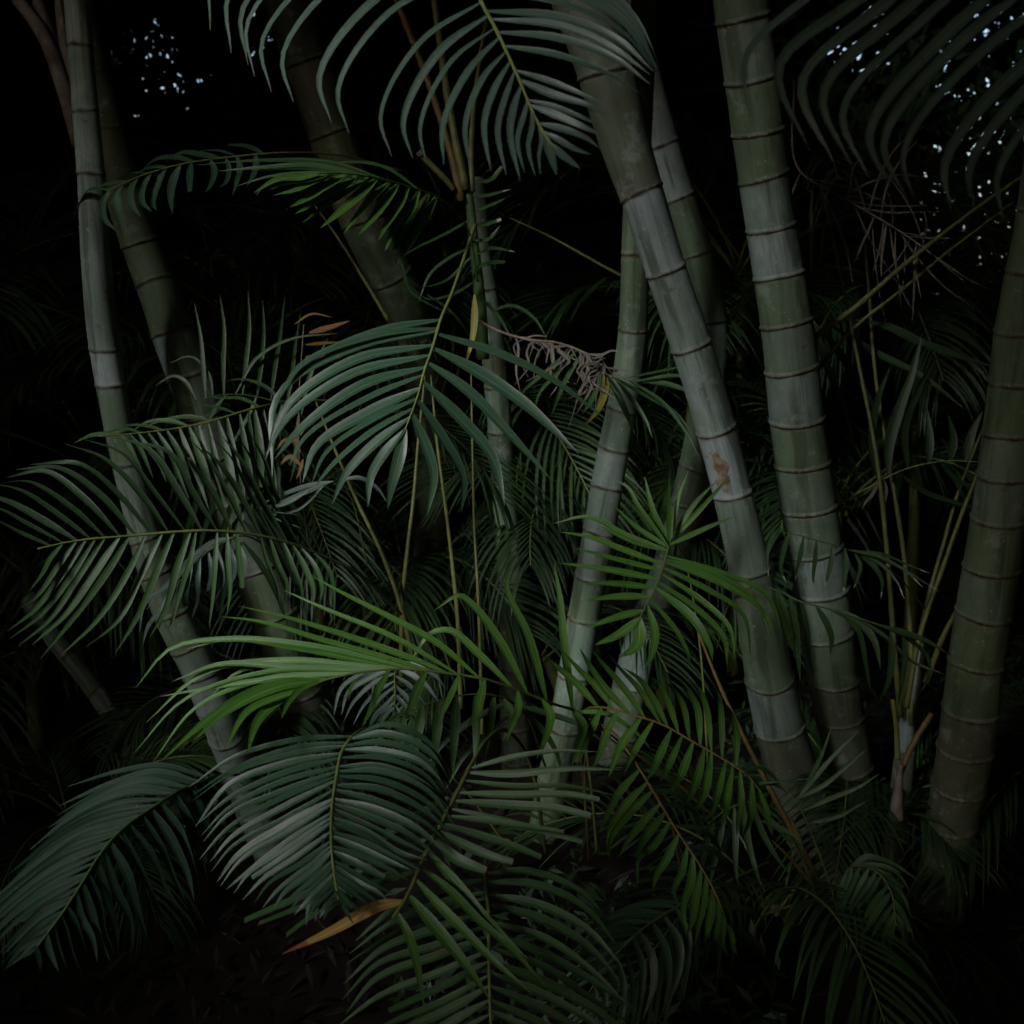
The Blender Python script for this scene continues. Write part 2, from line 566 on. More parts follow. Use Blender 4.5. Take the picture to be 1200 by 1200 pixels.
# ------------------------------------------------------------------ generic fronds (shared meshes for what stands in the shade)
def generic_frond(name, seed, length=1.5, droop=.9, lift=.7, npair=26, lw=.024, ll=.45, mat='dark'):
    r = random.Random(seed)
    mb = MB()
    pts = []
    for i in range(25):
        u = i / 24
        pts.append(Vector((length * (u * .95 - .12 * u ** 3), .05 * math.sin(u * 3 + seed), length * (lift * u - droop * u * u))))
    tube(mb, pts, [.007 * (1 - .75 * i / 24) for i in range(25)], 6, 1)
    for k in range(npair):
        u = .22 + .78 * (k + .5) / npair
        f = u * 24
        i = min(23, int(f))
        p = pts[i].lerp(pts[i + 1], f - i)
        t = (pts[i + 1] - pts[i]).normalized()
        for sgn in (-1, 1):
            sd_ = Vector((0, sgn, 0))
            up = sd_.cross(t) * sgn
            if up.z < 0: up = -up
            ang = math.radians(62 - 36 * u + r.uniform(-6, 6))
            d = (t * math.cos(ang) + sd_ * math.sin(ang) + up * .22).normalized()
            L = ll * (.55 + .9 * math.sin(math.pi * min(1, (u - .1) * .95)) * .6) * r.uniform(.88, 1.08)
            if u > .85: L *= 1 - (u - .85) * 2.6
            g = r.uniform(.5, .85)
            q = [p, p + d * L * .4 - Vector((0, 0, .04 * L * g)), p + d * L * .75 - Vector((0, 0, .28 * L * g)),
                 p + d * L * .95 - Vector((0, 0, .62 * L * g))]
            leaflet_mb(mb, q, lw * r.uniform(.8, 1.1), (up + t * .1).normalized(), 7, .13, False, r.gauss(0, .3))
    return mb.mesh(name, [M[mat], M['rachis']])


# ------------------------------------------------------------------ ground
def build_ground():
    n = 120
    xs = np.linspace(-1, 1, n)
    xs = np.sign(xs) * np.abs(xs) ** 2.2 * 60
    X, Y = np.meshgrid(xs, xs + 3)
    Z = (.035 * np.sin(X * 2.3 + 1) * np.cos(Y * 1.9) + .02 * np.sin(X * 6.1) * np.sin(Y * 5.3 + 2)) * np.exp(-(X ** 2 + (Y - 3) ** 2) / 200)
    me = bpy.data.meshes.new('ground')
    v = np.stack([X, Y, Z], -1).reshape(-1, 3)
    idx = np.arange(n * n).reshape(n, n)
    f = np.stack([idx[:-1, :-1], idx[:-1, 1:], idx[1:, 1:], idx[1:, :-1]], -1).reshape(-1, 4)
    me.from_pydata(v.tolist(), [], f.tolist())
    me.materials.append(M['soil'])
    me.polygons.foreach_set('use_smooth', [True] * len(f))
    o = bpy.data.objects.new('ground', me)
    COL.objects.link(o)
    tag(o, 'dark bare soil under the palms', 'ground', kind='structure')


build_ground()


def leaf_cloud(name, centers, normals, size, mat, parent=None, loc=(0, 0, 0), aspect=.42, seed=3):
    """many small pointed leaves (four-sided, folded) at the given places"""
    rs = np.random.RandomState(seed)
    n = len(centers)
    nrm = normals + rs.normal(0, .45, (n, 3))
    nrm /= np.linalg.norm(nrm, axis=1)[:, None]
    a = rs.normal(0, 1, (n, 3))
    a -= nrm * (a * nrm).sum(1)[:, None]
    a /= np.linalg.norm(a, axis=1)[:, None]
    b = np.cross(nrm, a)
    s = (size * rs.uniform(.6, 1.35, n))[:, None]
    c = centers - np.array(loc)
    v0 = c - a * s * .5
    v1 = c + b * s * aspect * .5 + nrm * s * .06 - a * s * .05
    v2 = c + a * s * .5 - nrm * s * .08
    v3 = c - b * s * aspect * .5 + nrm * s * .06 - a * s * .05
    V = np.stack([v0, v1, v2, v3], 1).reshape(-1, 3)
    me = bpy.data.meshes.new(name)
    me.vertices.add(4 * n)
    me.vertices.foreach_set('co', V.astype(np.float32).ravel())
    me.loops.add(4 * n)
    me.loops.foreach_set('vertex_index', np.arange(4 * n, dtype=np.int32))
    me.polygons.add(n)
    me.polygons.foreach_set('loop_start', np.arange(0, 4 * n, 4, dtype=np.int32))
    me.polygons.foreach_set('loop_total', np.full(n, 4, dtype=np.int32))
    uvl = me.uv_layers.new(name='UVMap')
    uvl.data.foreach_set('uv', np.tile(np.array([.5, 0, 1, .5, .5, 1, 0, .5], dtype=np.float32), n))
    me.materials.append(M[mat])
    me.update(calc_edges=True)
    me.validate()
    o = bpy.data.objects.new(name, me)
    COL.objects.link(o)
    if parent is not None: o.parent = parent
    else: o.location = loc
    return o


# ------------------------------------------------------------------ dark trees behind, and an unseen leaf shell added to pool the light
DC = np.array([0.0, 2.6, 0.0])
POOL_Y, POOL_C, POOL_R = 2.2, (0.0, 1.42), (1.8, 0.58, 1.45)     # reach to the left, to the right, up and down
ZEN, ZEN_R = np.array([-0.25, 2.6]), 1.55          # overhead opening, cut to give the leaves sky sheen
S_ = np.array(SUN_TO)
GAPS = [(P(175, 85, 8.2), 0.40), (P(210, 90, 8.2), 0.28), (P(300, 45, 8.2), 0.20), (P(1150, 60, 8.2), 0.40), (P(1010, 50, 8.2), 0.32), (P(1140, 250, 8.2), 0.72),
        (P(1105, 480, 8.0), 0.34), (P(1040, 440, 8.0), 0.24), (P(1080, 590, 8.0), 0.40), (P(1130, 350, 8.0), 0.32)]


def pool_r(c):
    k = (c[:, 1] - POOL_Y) / S_[1]
    x = c[:, 0] - S_[0] * k
    z = c[:, 2] - S_[2] * k
    rx = np.where(x < POOL_C[0], POOL_R[0], POOL_R[1])
    r = np.sqrt(((x - POOL_C[0]) / rx) ** 2 + ((z - POOL_C[1]) / POOL_R[2]) ** 2)
    behind = k < 0.3
    return np.where(behind, 9.0, r)


def shell(n, seed, rlo=6.2, rhi=7.6):
    rs = np.random.RandomState(seed)
    z = rs.uniform(-.03, 1, n)
    ph = rs.uniform(0, 2 * math.pi, n)
    q = np.sqrt(np.maximum(0, 1 - z * z))
    d = np.stack([q * np.cos(ph), q * np.sin(ph), z], 1)
    R = rs.uniform(rlo, rhi, n)
    return DC + d * R[:, None], -d


def gapmask(c):
    g = np.zeros(len(c), bool)
    cam0 = np.array(CAM_LOC)
    for (p, r) in GAPS:
        p = np.array(p)
        # real hole through the thickness of the crowns, along the camera's line of sight
        ax = (p - cam0) / np.linalg.norm(p - cam0)
        v = c - p
        v = v - ax * (v @ ax)[:, None]
        g |= np.linalg.norm(v, axis=1) < r
    return g


def view_az(c):
    return np.degrees(np.arctan2(c[:, 0], c[:, 1]))


def build_wood():
    rs = np.random.RandomState(5)
    big_c, big_n = shell(52000, 21)
    r = pool_r(big_c)
    keep = (rs.uniform(0, 1, len(r)) < np.clip((r - .72) / .4, 0, 1) ** .6)
    keep &= ~gapmask(big_c)
    zr = np.linalg.norm(big_c[:, :2] - ZEN, axis=1) / ZEN_R
    keep &= (big_c[:, 2] < 5.5) | (rs.uniform(0, 1, len(r)) < np.clip((zr - .7) / .5, 0, 1))
    big_c, big_n = big_c[keep], big_n[keep]
    def inview(c):
        return (np.abs(view_az(c)) < 36) & (c[:, 1] > 0) & (c[:, 2] < 5.5)
    iv = inview(big_c)
    big_c, big_n = big_c[~iv], big_n[~iv]
    mid_c, mid_n = shell(330000, 23)
    keep = inview(mid_c) & ~gapmask(mid_c)
    mid_c, mid_n = mid_c[keep], mid_n[keep]
    fin_c, fin_n = shell(500000, 22, 6.3, 7.5)
    keep = inview(fin_c)
    fin_c, fin_n = fin_c[keep], fin_n[keep]
    # split what the picture sees into three trees, the rest is one mass
    azb = view_az(mid_c)
    azf = view_az(fin_c)
    specs = [(-40, -11, 'dark broad tree closing off the left back of the grove', -2.9),
             (-11, 11, 'dark broad tree behind the middle of the grove', .2),
             (11, 40, 'dark broad tree at the right back with bright sky showing through its leaves', 3.0)]
    for a0, a1, lab, tx in specs:
        ty = 8.7
        t = empty('shade_tree', (tx, ty, 0), lab, 'tree', 'trees behind the palms')
        mb = MB()
        tp = [Vector((tx, ty, -.1)), Vector((tx + .05, ty, 1.2)), Vector((tx - .08, ty + .1, 2.6)), Vector((tx + .1, ty, 4.6))]
        c = catmull(tp, 14)
        tube(mb, c, [.17 - .008 * i for i in range(15)], 12)
        for k in range(5):
            z = 1.6 + .55 * k
            sg = -1 if k % 2 else 1
            b = catmull([Vector((tx, ty, z)), Vector((tx + sg * .7, ty - .2, z + .45)), Vector((tx + sg * 1.5, ty - .4, z + .7))], 8)
            tube(mb, b, [.06 - .005 * i for i in range(9)], 8)
        mb.build('trunk', M['tree_bark'], t)
        sel = (azb >= a0) & (azb < a1)
        self_ = (azf >= a0) & (azf < a1)
        cc = np.concatenate([mid_c[sel], fin_c[self_]])
        nn = np.concatenate([mid_n[sel], fin_n[self_]])
        sz = np.concatenate([np.full(sel.sum(), .25), np.full(self_.sum(), .12)])
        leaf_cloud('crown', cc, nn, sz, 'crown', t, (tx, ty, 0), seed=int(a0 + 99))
    o = leaf_cloud('added_leaf_shell', big_c, big_n, np.full(len(big_c), .5), 'crown', None, (0, 2.6, 0), .6, 8)  # added shell out of view, its openings pool light on the middle
    tag(o, 'unseen leaf shell added over and around the palms to shape the light', 'added canopy', kind='stuff')


build_wood()


# ------------------------------------------------------------------ ringed trunks
LEAN = 0.45


class Trunk:
    def __init__(self, name, label, path, nodes, tints, seed, top=1.0, wob=.0015, group='ringed palm trunks', crown=True, seg=36, above=None):
        r = random.Random(seed)
        path = [(x, y, d + LEAN * (y - 600) / 600, w_) for x, y, d, w_ in path]   # the palms lean out towards the light
        self.path = path
        pts = [P(x, y, d) for x, y, d, w_ in path]
        rad = [w_ * .5 * d / FPX for x, y, d, w_ in path]
        # run on upwards and down to the ground
        up = (pts[0] - pts[1]).normalized()
        if top > 0:
            pts.insert(0, pts[0] + (up + Vector((0, 0, .3))).normalized() * top)
            rad.insert(0, rad[0] * .92)
        dn = (pts[-1] - pts[-2]).normalized()
        if dn.z > -.4: dn = (dn + Vector((0, 0, -1))).normalized()
        if pts[-1].z > -.08:
            k = (pts[-1].z + .10) / -dn.z
            pts.append(pts[-1] + dn * k)
            rad.append(rad[-1] * 1.12)
        NS = 220
        cc = catmull([Vector((*p, )) for p in pts], NS)
        # radius along the same parameter
        cum = [0]
        for a, b in zip(cc, cc[1:]): cum.append(cum[-1] + (b - a).length)
        knot = []
        for p in pts:
            i = min(range(len(cc)), key=lambda j: (cc[j] - p).length)
            knot.append(cum[i])
        self.cc, self.cum = cc, cum
        self.rad = lambda s: float(np.interp(s, knot, rad))
        self.fr = frames(cc)
        # node positions
        inv = CAM_R.transposed()
        ys = []
        for p in cc:
            q = inv @ (p - CAM_LOC)
            ys.append(600 - q.y / -q.z * FPX)
        ns = []
        for y in nodes:
            i = min(range(len(ys)), key=lambda j: abs(ys[j] - y))
            ns.append(cum[i])
        ns.sort()
        gap = (ns[-1] - ns[0]) / max(1, len(ns) - 1)
        a = ns[0] - gap
        while a > 0.02:
            ns.insert(0, a); a -= gap * r.uniform(.9, 1.2)
        first_vis = len([q for q in ns if q < cum[min(range(len(ys)), key=lambda j: abs(ys[j] - nodes[0]))] - 1e-4])
        a = ns[-1] + gap * .75
        while a < cum[-1] - .02:
            ns.append(a); a += gap * r.uniform(.55, .85)
        self.ns = ns
        S = [0.0]
        K = [(0, 0, 0)]
        edges = [0.0] + ns + [cum[-1]]
        prof = [(-.013, 1.0, 0, 0), (-.0085, 1.02, .1, .3), (-.0045, 1.065, .75, .8), (-.0012, 1.05, 1, .5), (.0018, .97, 1, 0), (.0048, 1.0, .6, .3), (.0095, 1.004, 0, 0)]
        samples = [(0.0, 1.0, 0, 0, 0)]
        for e in range(len(edges) - 1):
            s0, s1 = edges[e], edges[e + 1]
            for k in range(1, 8):
                u = k / 8
                s = s0 + (s1 - s0) * u
                bul = 1 + .012 * (2 * u - 1) ** 2
                if s - s0 > .011 and s1 - s > .014 or e in (0,) and s1 - s > .014:
                    samples.append((s, bul, 0, 0, e))
            if e < len(edges) - 2:
                for ds, mul, kk, lip in prof:
                    samples.append((s1 + ds, mul, kk, lip, e if ds < 0 else e + 1))
        samples.append((cum[-1], 1.0, 0, 0, len(edges) - 2))
        samples.sort(key=lambda q: q[0])
        root_loc = Vector((cc[-1].x, cc[-1].y, 0))
        self.root = empty(name, root_loc, label, 'palm tree', group)
        mb = MB()
        ntints = []
        for e in range(len(edges)):
            q = e - first_vis
            if 0 <= q < len(tints): c = tints[q]
            else:
                c = tints[-1] if q >= len(tints) else (above or tints[0])
            j = r.uniform(.88, 1.1)
            av = [sum(t_[k_] for t_ in tints) / len(tints) for k_ in range(3)]
            ntints.append(tuple((.85 * x + .15 * y_) * j for x, y_ in zip(c, av)) if c is not above else above)
        rings = []
        tilt = {e: (r.uniform(-.006, .006), r.uniform(0, 6.28)) for e in range(len(edges) + 1)}
        for s, mul, kk, lip, e in samples:
            p, (t, n, b) = self.at(s)
            rr = self.rad(s) * mul
            ring = []
            tl = tilt[min(range(len(ns)), key=lambda j: abs(ns[j] - s))] if ns else (0, 0)
            for q in range(seg):
                an = 2 * math.pi * q / seg
                wv = 1 + wob / max(rr, .01) * math.sin(3 * an + s * 9)
                kv = min(1, kk * (.8 + .35 * math.sin(5 * an + e)))
                ring.append(mb.add(p + (n * math.cos(an) + b * math.sin(an)) * rr * wv + t * tl[0] * math.cos(an - tl[1]),
                                   (q / seg * (1 + 0), s * 4 + seed), (*ntints[e], 1), (max(0, kv), 0, lip, 1)))
            rings.append(ring)
        for a_, b_ in zip(rings, rings[1:]):
            for q in range(seg):
                mb.face((a_[q], a_[(q + 1) % seg], b_[(q + 1) % seg], b_[q]))
        mb.face(tuple(rings[0][::-1]))
        self.trunk = mb.build('trunk', M['bark'], self.root)
        if crown: self.add_crown(r)

    def at(self, s):
        cum = self.cum
        import bisect
        i = max(0, min(len(cum) - 2, bisect.bisect_right(cum, s) - 1))
        u = (s - cum[i]) / max(1e-9, cum[i + 1] - cum[i])
        return self.cc[i].lerp(self.cc[i + 1], u), self.fr[i]

    def add_crown(self, r):
        p = self.cc[0]
        a0 = r.uniform(0, 6.28)
        for k in range(6):
            o = bpy.data.objects.new('frond', CROWN_MESH[k % len(CROWN_MESH)])
            COL.objects.link(o)
            o.parent = self.root
            o.location = p - self.root.location + Vector((0, 0, .05))
            o.rotation_euler = (0, r.uniform(-.5, .05), a0 + k * 1.05 + r.uniform(-.2, .2))


CROWN_MESH = [generic_frond('crown_frond', 31, 1.7, .8, .9), generic_frond('crown_frond', 32, 1.5, 1.0, .8)]

GRN = (.135, .195, .115)      # bare green
GRY = (.285, .355, .345)      # grey bloom
WHT = (.43, .50, .53)      # heavy bloom
OLV = (.155, .17, .085)
BRN = (.095, .085, .06)  # brown bark, deepened to carry shade at the right trunk's foot
GG = (.20, .27, .215)
DRK = (.04, .035, .025)      # near black, shade put into the trunk colour

t_main = Trunk('palm_tree', 'leaning pale grey ringed palm trunk right of centre, orange lichen patch halfway up',
      [(684, 0, 2.86, 74), (703, 60, 2.84, 70), (733, 170, 2.82, 58), (757, 240, 2.8, 50), (777, 305, 2.8, 47), (811, 410, 2.8, 47), (840, 505, 2.8, 46),
       (857, 570, 2.8, 45), (874, 645, 2.8, 47), (892, 740, 2.82, 52), (903, 800, 2.84, 56), (914, 850, 2.86, 58), (936, 930, 2.9, 60), (965, 1010, 2.95, 62)],
      [90, 228, 315, 407, 503, 580, 664, 797, 850, 930],
      [BRN, BRN, WHT, GRY, GRY, WHT, GG, GRN, GRY, BRN, BRN], 3, top=1.2)
Trunk('palm_tree', 'thick green ringed palm trunk standing upright right of the lichen marked trunk',
      [(868, 0, 3.0, 64), (873, 40, 3.0, 63), (888, 150, 3.0, 61), (904, 265, 3.0, 57), (921, 378, 3.0, 60), (933, 480, 3.0, 63), (947, 585, 3.0, 64),
       (962, 690, 3.02, 62), (978, 800, 3.05, 58), (995, 900, 3.1, 52), (1005, 985, 3.14, 46)],
      [25, 93, 156, 212, 265, 322, 378, 432, 490, 543, 592, 640, 693, 745, 797, 838, 900, 945],
      [GRN, GG, GRN, GRN, GRY, WHT, GRN, GG, GRY, GRN, GG, GG, GRY, GG, GRN, BRN, BRN, DRK], 5, top=1.2)
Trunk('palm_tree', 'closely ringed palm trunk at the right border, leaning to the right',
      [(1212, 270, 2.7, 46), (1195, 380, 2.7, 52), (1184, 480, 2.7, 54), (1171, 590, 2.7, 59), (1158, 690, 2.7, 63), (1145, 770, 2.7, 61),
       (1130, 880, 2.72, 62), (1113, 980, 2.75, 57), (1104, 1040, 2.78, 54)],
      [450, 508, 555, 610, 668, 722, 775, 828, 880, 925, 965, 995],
      [GRN, GRN, GG, GG, GRN, GG, GRN, GRN, BRN, BRN, BRN, DRK, DRK, DRK], 6, top=2.0)  # lower rings tinted darker, shade of the foot put into the colour
t_left = Trunk('palm_tree', 'slim pale palm trunk at the far left, bending at mid height',
      [(98, 95, 2.95, 29), (106, 200, 2.93, 31), (112, 300, 2.9, 34), (121, 390, 2.9, 35), (131, 455, 2.9, 33), (143, 520, 2.9, 32), (160, 590, 2.88, 36),
       (181, 660, 2.86, 42), (204, 720, 2.86, 44), (230, 775, 2.88, 42), (256, 840, 2.9, 42), (276, 890, 2.95, 42)],
      [205, 407, 452, 502, 543, 630, 672, 718, 755, 790, 830],
      [GRY, GRY, WHT, GG, GRN, GG, GRN, GRN, GRN, GG, GRY, GRY], 8, top=1.2)
Trunk('palm_tree', 'sturdy palm trunk beside the far left one, bending to the left behind the drooping leaflets',
      [(120, 130, 3.25, 38), (150, 245, 3.2, 44), (166, 290, 3.2, 44), (186, 340, 3.18, 46), (207, 400, 3.16, 50), (226, 450, 3.15, 52), (243, 500, 3.15, 52),
       (264, 560, 3.16, 52), (295, 650, 3.18, 56), (322, 720, 3.2, 58), (345, 790, 3.25, 58), (370, 860, 3.3, 58)],
      [285, 330, 390, 440, 488, 533, 585, 665, 720, 775],
      [GRN, GRN, GRN, GRY, GG, GRY, GG, GG, GRN, GRN, BRN], 9, top=1.3, above=DRK)  # top above the rings coloured near black so it sinks into shade
Trunk('palm_tree', 'shaded palm trunk behind the top centre frond',
      [(330, -20, 3.6, 52), (372, 110, 3.6, 54), (405, 205, 3.6, 54), (438, 285, 3.6, 54), (470, 350, 3.65, 52), (495, 430, 3.8, 48), (505, 520, 4.0, 44), (505, 640, 4.2, 42), (500, 760, 4.3, 42)],
      [70, 160, 258, 322, 390, 460, 540, 620, 700],
      [DRK, BRN, OLV, GRN, GRN, OLV, BRN, BRN], 10, top=1.2, above=DRK)  # both ends tinted dark, so the colour itself fades into shade
Trunk('palm_tree', 'narrow palm trunk crossing behind the lichen marked trunk and leaning left below',
      [(748, 190, 3.12, 30), (744, 300, 3.12, 32), (741, 390, 3.12, 34), (732, 465, 3.1, 36), (716, 545, 3.1, 37), (704, 610, 3.08, 38), (690, 690, 3.08, 38),
       (679, 760, 3.1, 38), (664, 840, 3.12, 38), (648, 920, 3.15, 39), (636, 1000, 3.2, 40), (630, 1050, 3.22, 40)],
      [300, 385, 480, 527, 573, 625, 677, 725, 790, 850, 910, 970],
      [GRN, GRN, GG, GG, GRY, GG, GRY, GRN, GG, GG, GRN, GRN, OLV], 12, top=1.0)
Trunk('palm_tree', 'curved grey palm trunk partly hidden behind the lichen marked trunk',
      [(760, 110, 3.55, 40), (778, 180, 3.55, 40), (802, 255, 3.55, 40), (824, 330, 3.55, 42), (833, 400, 3.55, 40), (828, 470, 3.57, 38), (817, 540, 3.60, 38),
       (803, 600, 3.62, 40), (783, 670, 3.65, 42), (757, 740, 3.70, 42), (735, 820, 3.75, 42), (715, 920, 3.80, 44)],
      [170, 230, 300, 380, 460, 547, 590, 650, 735, 800, 860],
      [WHT, WHT, GRN, GRN, GG, GRN, GRN, GRN, GG, GRY, GRN, BRN], 14, top=1.2)
Trunk('palm_tree', 'dim slender trunk between the centre frond and the crossing trunk',
      [(563, 290, 3.55, 26), (575, 380, 3.55, 28), (583, 470, 3.55, 29), (590, 560, 3.56, 28), (597, 650, 3.6, 30), (600, 740, 3.64, 32), (603, 830, 3.7, 34)],
      [340, 410, 455, 505, 560, 640, 710, 780],
      [GRN, GG, OLV, GG, GRN, GRN, GRN, BRN], 15, top=.2, crown=False)
Trunk('palm_tree', 'low leaning trunk in the shade at the lower left',
      [(60, 745, 3.5, 20), (105, 800, 3.45, 22), (140, 850, 3.42, 24), (172, 895, 3.4, 26), (205, 945, 3.4, 28)],
      [770, 810, 850, 890, 930], [GRY, GG, GRY, GRY, GG, GRY], 16, top=.15, crown=False)
t_small = Trunk('palm_tree', 'thin young palm stem with peeling brown base near the right border trunk',
      [(1072, 800, 2.95, 15), (1066, 830, 2.95, 17), (1061, 880, 2.95, 22), (1055, 930, 2.95, 25), (1048, 985, 2.95, 27), (1043, 1030, 2.95, 28)],
      [880, 1020], [GRY, BRN, BRN], 17, top=.12, crown=False)


def thin(parent, name, pts, r0, r1, mat, n=20, label=None):
    mb = MB()
    c = catmull([P(*p) for p in pts], n)
    tube(mb, c, [r0 + (r1 - r0) * i / n for i in range(n + 1)], 9)
    o = mb.build(name, M[mat], parent)
    if label: o['label'] = label
    return o


# peeling sheaths and side stalks on the young stem
thin(t_small.root, 'petiole', [(1055, 905, 2.93), (1066, 880, 2.92), (1078, 858, 2.91), (1092, 836, 2.9)], .010, .007, 'cane')
thin(t_small.root, 'petiole', [(1052, 890, 2.93), (1050, 850, 2.93), (1046, 820, 2.92)], .008, .006, 'stalk')
thin(t_small.root, 'sheath', [(1050, 960, 2.9), (1052, 930, 2.89), (1056, 895, 2.89)], .020, .006, 'sheath')

# crownshaft stalks of the far left palm
for a in ([(98, 130, 2.93), (84, 90, 2.93), (62, 50, 2.93), (40, -10, 2.93)], [(102, 150, 2.92), (90, 100, 2.92), (78, 55, 2.92), (70, -10, 2.92)],
          [(104, 165, 2.91), (96, 120, 2.9), (86, 60, 2.9), (84, -20, 2.9)], [(94, 170, 2.9), (78, 115, 2.9), (50, 40, 2.9), (5, -20, 2.9)]):
    thin(t_left.root, 'petiole', a, .022, .016, 'sheath')


def lichen_patch():
    T = t_main
    inv = CAM_R.transposed()
    best = None
    for s in np.linspace(0, T.cum[-1], 400):
        p, f = T.at(s)
        q = inv @ (p - CAM_LOC)
        y = 600 - q.y / -q.z * FPX
        if best is None or abs(y - 545) < best[0]: best = (abs(y - 545), s)
    s0 = best[1]
    mb = MB()
    rr = random.Random(4)
    tocam = None
    nS, nA = 22, 12
    idx = {}
    for i in range(nS + 1):
        for j in range(nA + 1):
            s = s0 + (i / nS - .5) * .135
            p, (t, n, b) = T.at(s)
            v = (CAM_LOC - p).normalized()
            a0 = math.atan2(v.dot(b), v.dot(n))
            a = a0 + (j / nA - .5) * (.8 + .25 * math.sin(i * .9)) + .1 * math.sin(i * .5) + .3
            hgt = T.rad(s) + .0035 * math.sin(math.pi * j / nA) ** .5 * math.sin(math.pi * i / nS) ** .5 + rr.uniform(0, .0012) - .0012
            pos = p + (n * math.cos(a) + b * math.sin(a)) * hgt
            idx[i, j] = mb.add(pos, (j / nA, i / nS))
    for i in range(nS):
        for j in range(nA):
            e = ((i + .5) / nS - .5) ** 2 * 4 + ((j + .5) / nA - .5) ** 2 * 4
            if e < .78 + rr.uniform(-.22, .22):
                mb.face((idx[i, j], idx[i, j + 1], idx[i + 1, j + 1], idx[i + 1, j]))
    o = mb.build('lichen_patch', M['lichen'], T.root)
    o['label'] = 'orange and white lichen patch on the bark'


lichen_patch()


# ------------------------------------------------------------------ the fronds one can tell apart
GF = 'palm fronds of the grove'
f = Frond('palm_frond', 'large grey-green frond hanging down into the top centre',
          [(440, -330, 2.05), (500, -180, 1.85), (535, -75, 1.72), (563, 0, 1.64), (583, 38, 1.6), (607, 90, 1.56), (630, 143, 1.53), (648, 172, 1.51)], 'sheen_grey', .0042, seed=1)
f.side([((500, -180), (330, -110), (250, -40), (243, 35)), ((530, -90), (400, -55), (303, 50), (320, 107)), ((563, 5), (495, 45), (446, 138), (459, 181)),
        ((583, 38), (540, 75), (502, 150), (510, 190)), ((600, 78), (588, 103), (577, 145), (584, 203)), ((632, 143), (634, 160), (632, 180), (637, 206))],
       22, 15, (-.25, .27, .93), jit=.6)
f.side([((535, -75), (640, -55), (740, 15), (775, 85)), ((563, -2), (650, 5), (725, 33), (768, 82)), ((577, 20), (655, 28), (720, 55), (763, 88)),
        ((587, 46), (650, 58), (715, 80), (763, 107)), ((597, 70), (640, 82), (675, 98), (705, 116)), ((607, 90), (650, 105), (690, 118), (713, 130)),
        ((618, 115), (650, 128), (685, 140), (707, 152)), ((630, 143), (652, 150), (682, 163), (704, 174)), ((645, 168), (655, 178), (668, 188), (680, 197))],
       17, 15.5, (-.15, .27, .93), jit=.6)
f.exact([((640, 158), (645, 178), (652, 206), 13)], 13)
f.done()

f = Frond('palm_frond', 'dim frond sweeping in from the top right corner',
          [(930, -260, 1.5), (1000, -190, 1.42), (1100, -110, 1.34), (1190, -45, 1.28), (1260, 20, 1.24), (1320, 90, 1.22), (1350, 150, 1.2)], 'pale', seed=2)
f.side([((1070, -133), (965, -20), (875, 65), (880, 100)), ((1110, -100), (1000, -5), (905, 75), (945, 175)), ((1160, -68), (1060, 10), (963, 113), (1000, 200)),
        ((1205, -30), (1120, 35), (1022, 165), (1047, 223)), ((1255, 15), (1180, 60), (1077, 190), (1085, 243)), ((1310, 75), (1240, 110), (1170, 205), (1178, 250))],
       13, 19, (-.25, .3, .92), jit=.2)
f.side([((1100, -110), (1230, -150), (1330, -120), (1380, -60)), ((1260, 20), (1330, 10), (1380, 50), (1400, 110))], 6, 20, (.1, .5, .85))
f.done()

f = Frond('palm_frond', 'broad grey-green frond hanging left of centre below the ringed stalk',
          [(557, 262, 2.98), (543, 305, 2.76), (529, 345, 2.57), (517, 373, 2.47), (506, 410, 2.4), (498, 432, 2.37), (490, 462, 2.33), (483, 482, 2.31), (475, 503, 2.29)], 'grey', seed=3)
f.side([((512, 388), (420, 405), (325, 465), (318, 549)), ((503, 417), (415, 435), (335, 488), (313, 530)), ((498, 432), (430, 455), (350, 507), (328, 540)),
        ((494, 447), (435, 475), (365, 518), (345, 553)), ((490, 462), (435, 487), (380, 530), (359, 562)), ((486, 474), (440, 500), (388, 542), (366, 572)),
        ((481, 487), (440, 512), (400, 550), (385, 587)), ((475, 503), (450, 530), (434, 560), (430, 597))], 10, 20, (-.05, .68, .73))
f.exact([((514, 384), (440, 392), (350, 430), (322, 470)), ((516, 376), (455, 385), (380, 412), (340, 440), 14)], 16, (-.05, .68, .73), mat='grey')
f.exact([((514, 390), (580, 413), (640, 440), (712, 493)), ((508, 408), (565, 437), (616, 472), (679, 531)), ((502, 425), (545, 455), (596, 507), (646, 561)),
         ((497, 445), (540, 490), (575, 535), (590, 592)), ((490, 466), (522, 516), (545, 560), (541, 601)), ((484, 483), (501, 525), (510, 555), (503, 603), 17),
         ((475, 503), (466, 540), (460, 570), (454, 598), 15)], 19, (.3, .65, .7))
f.done()

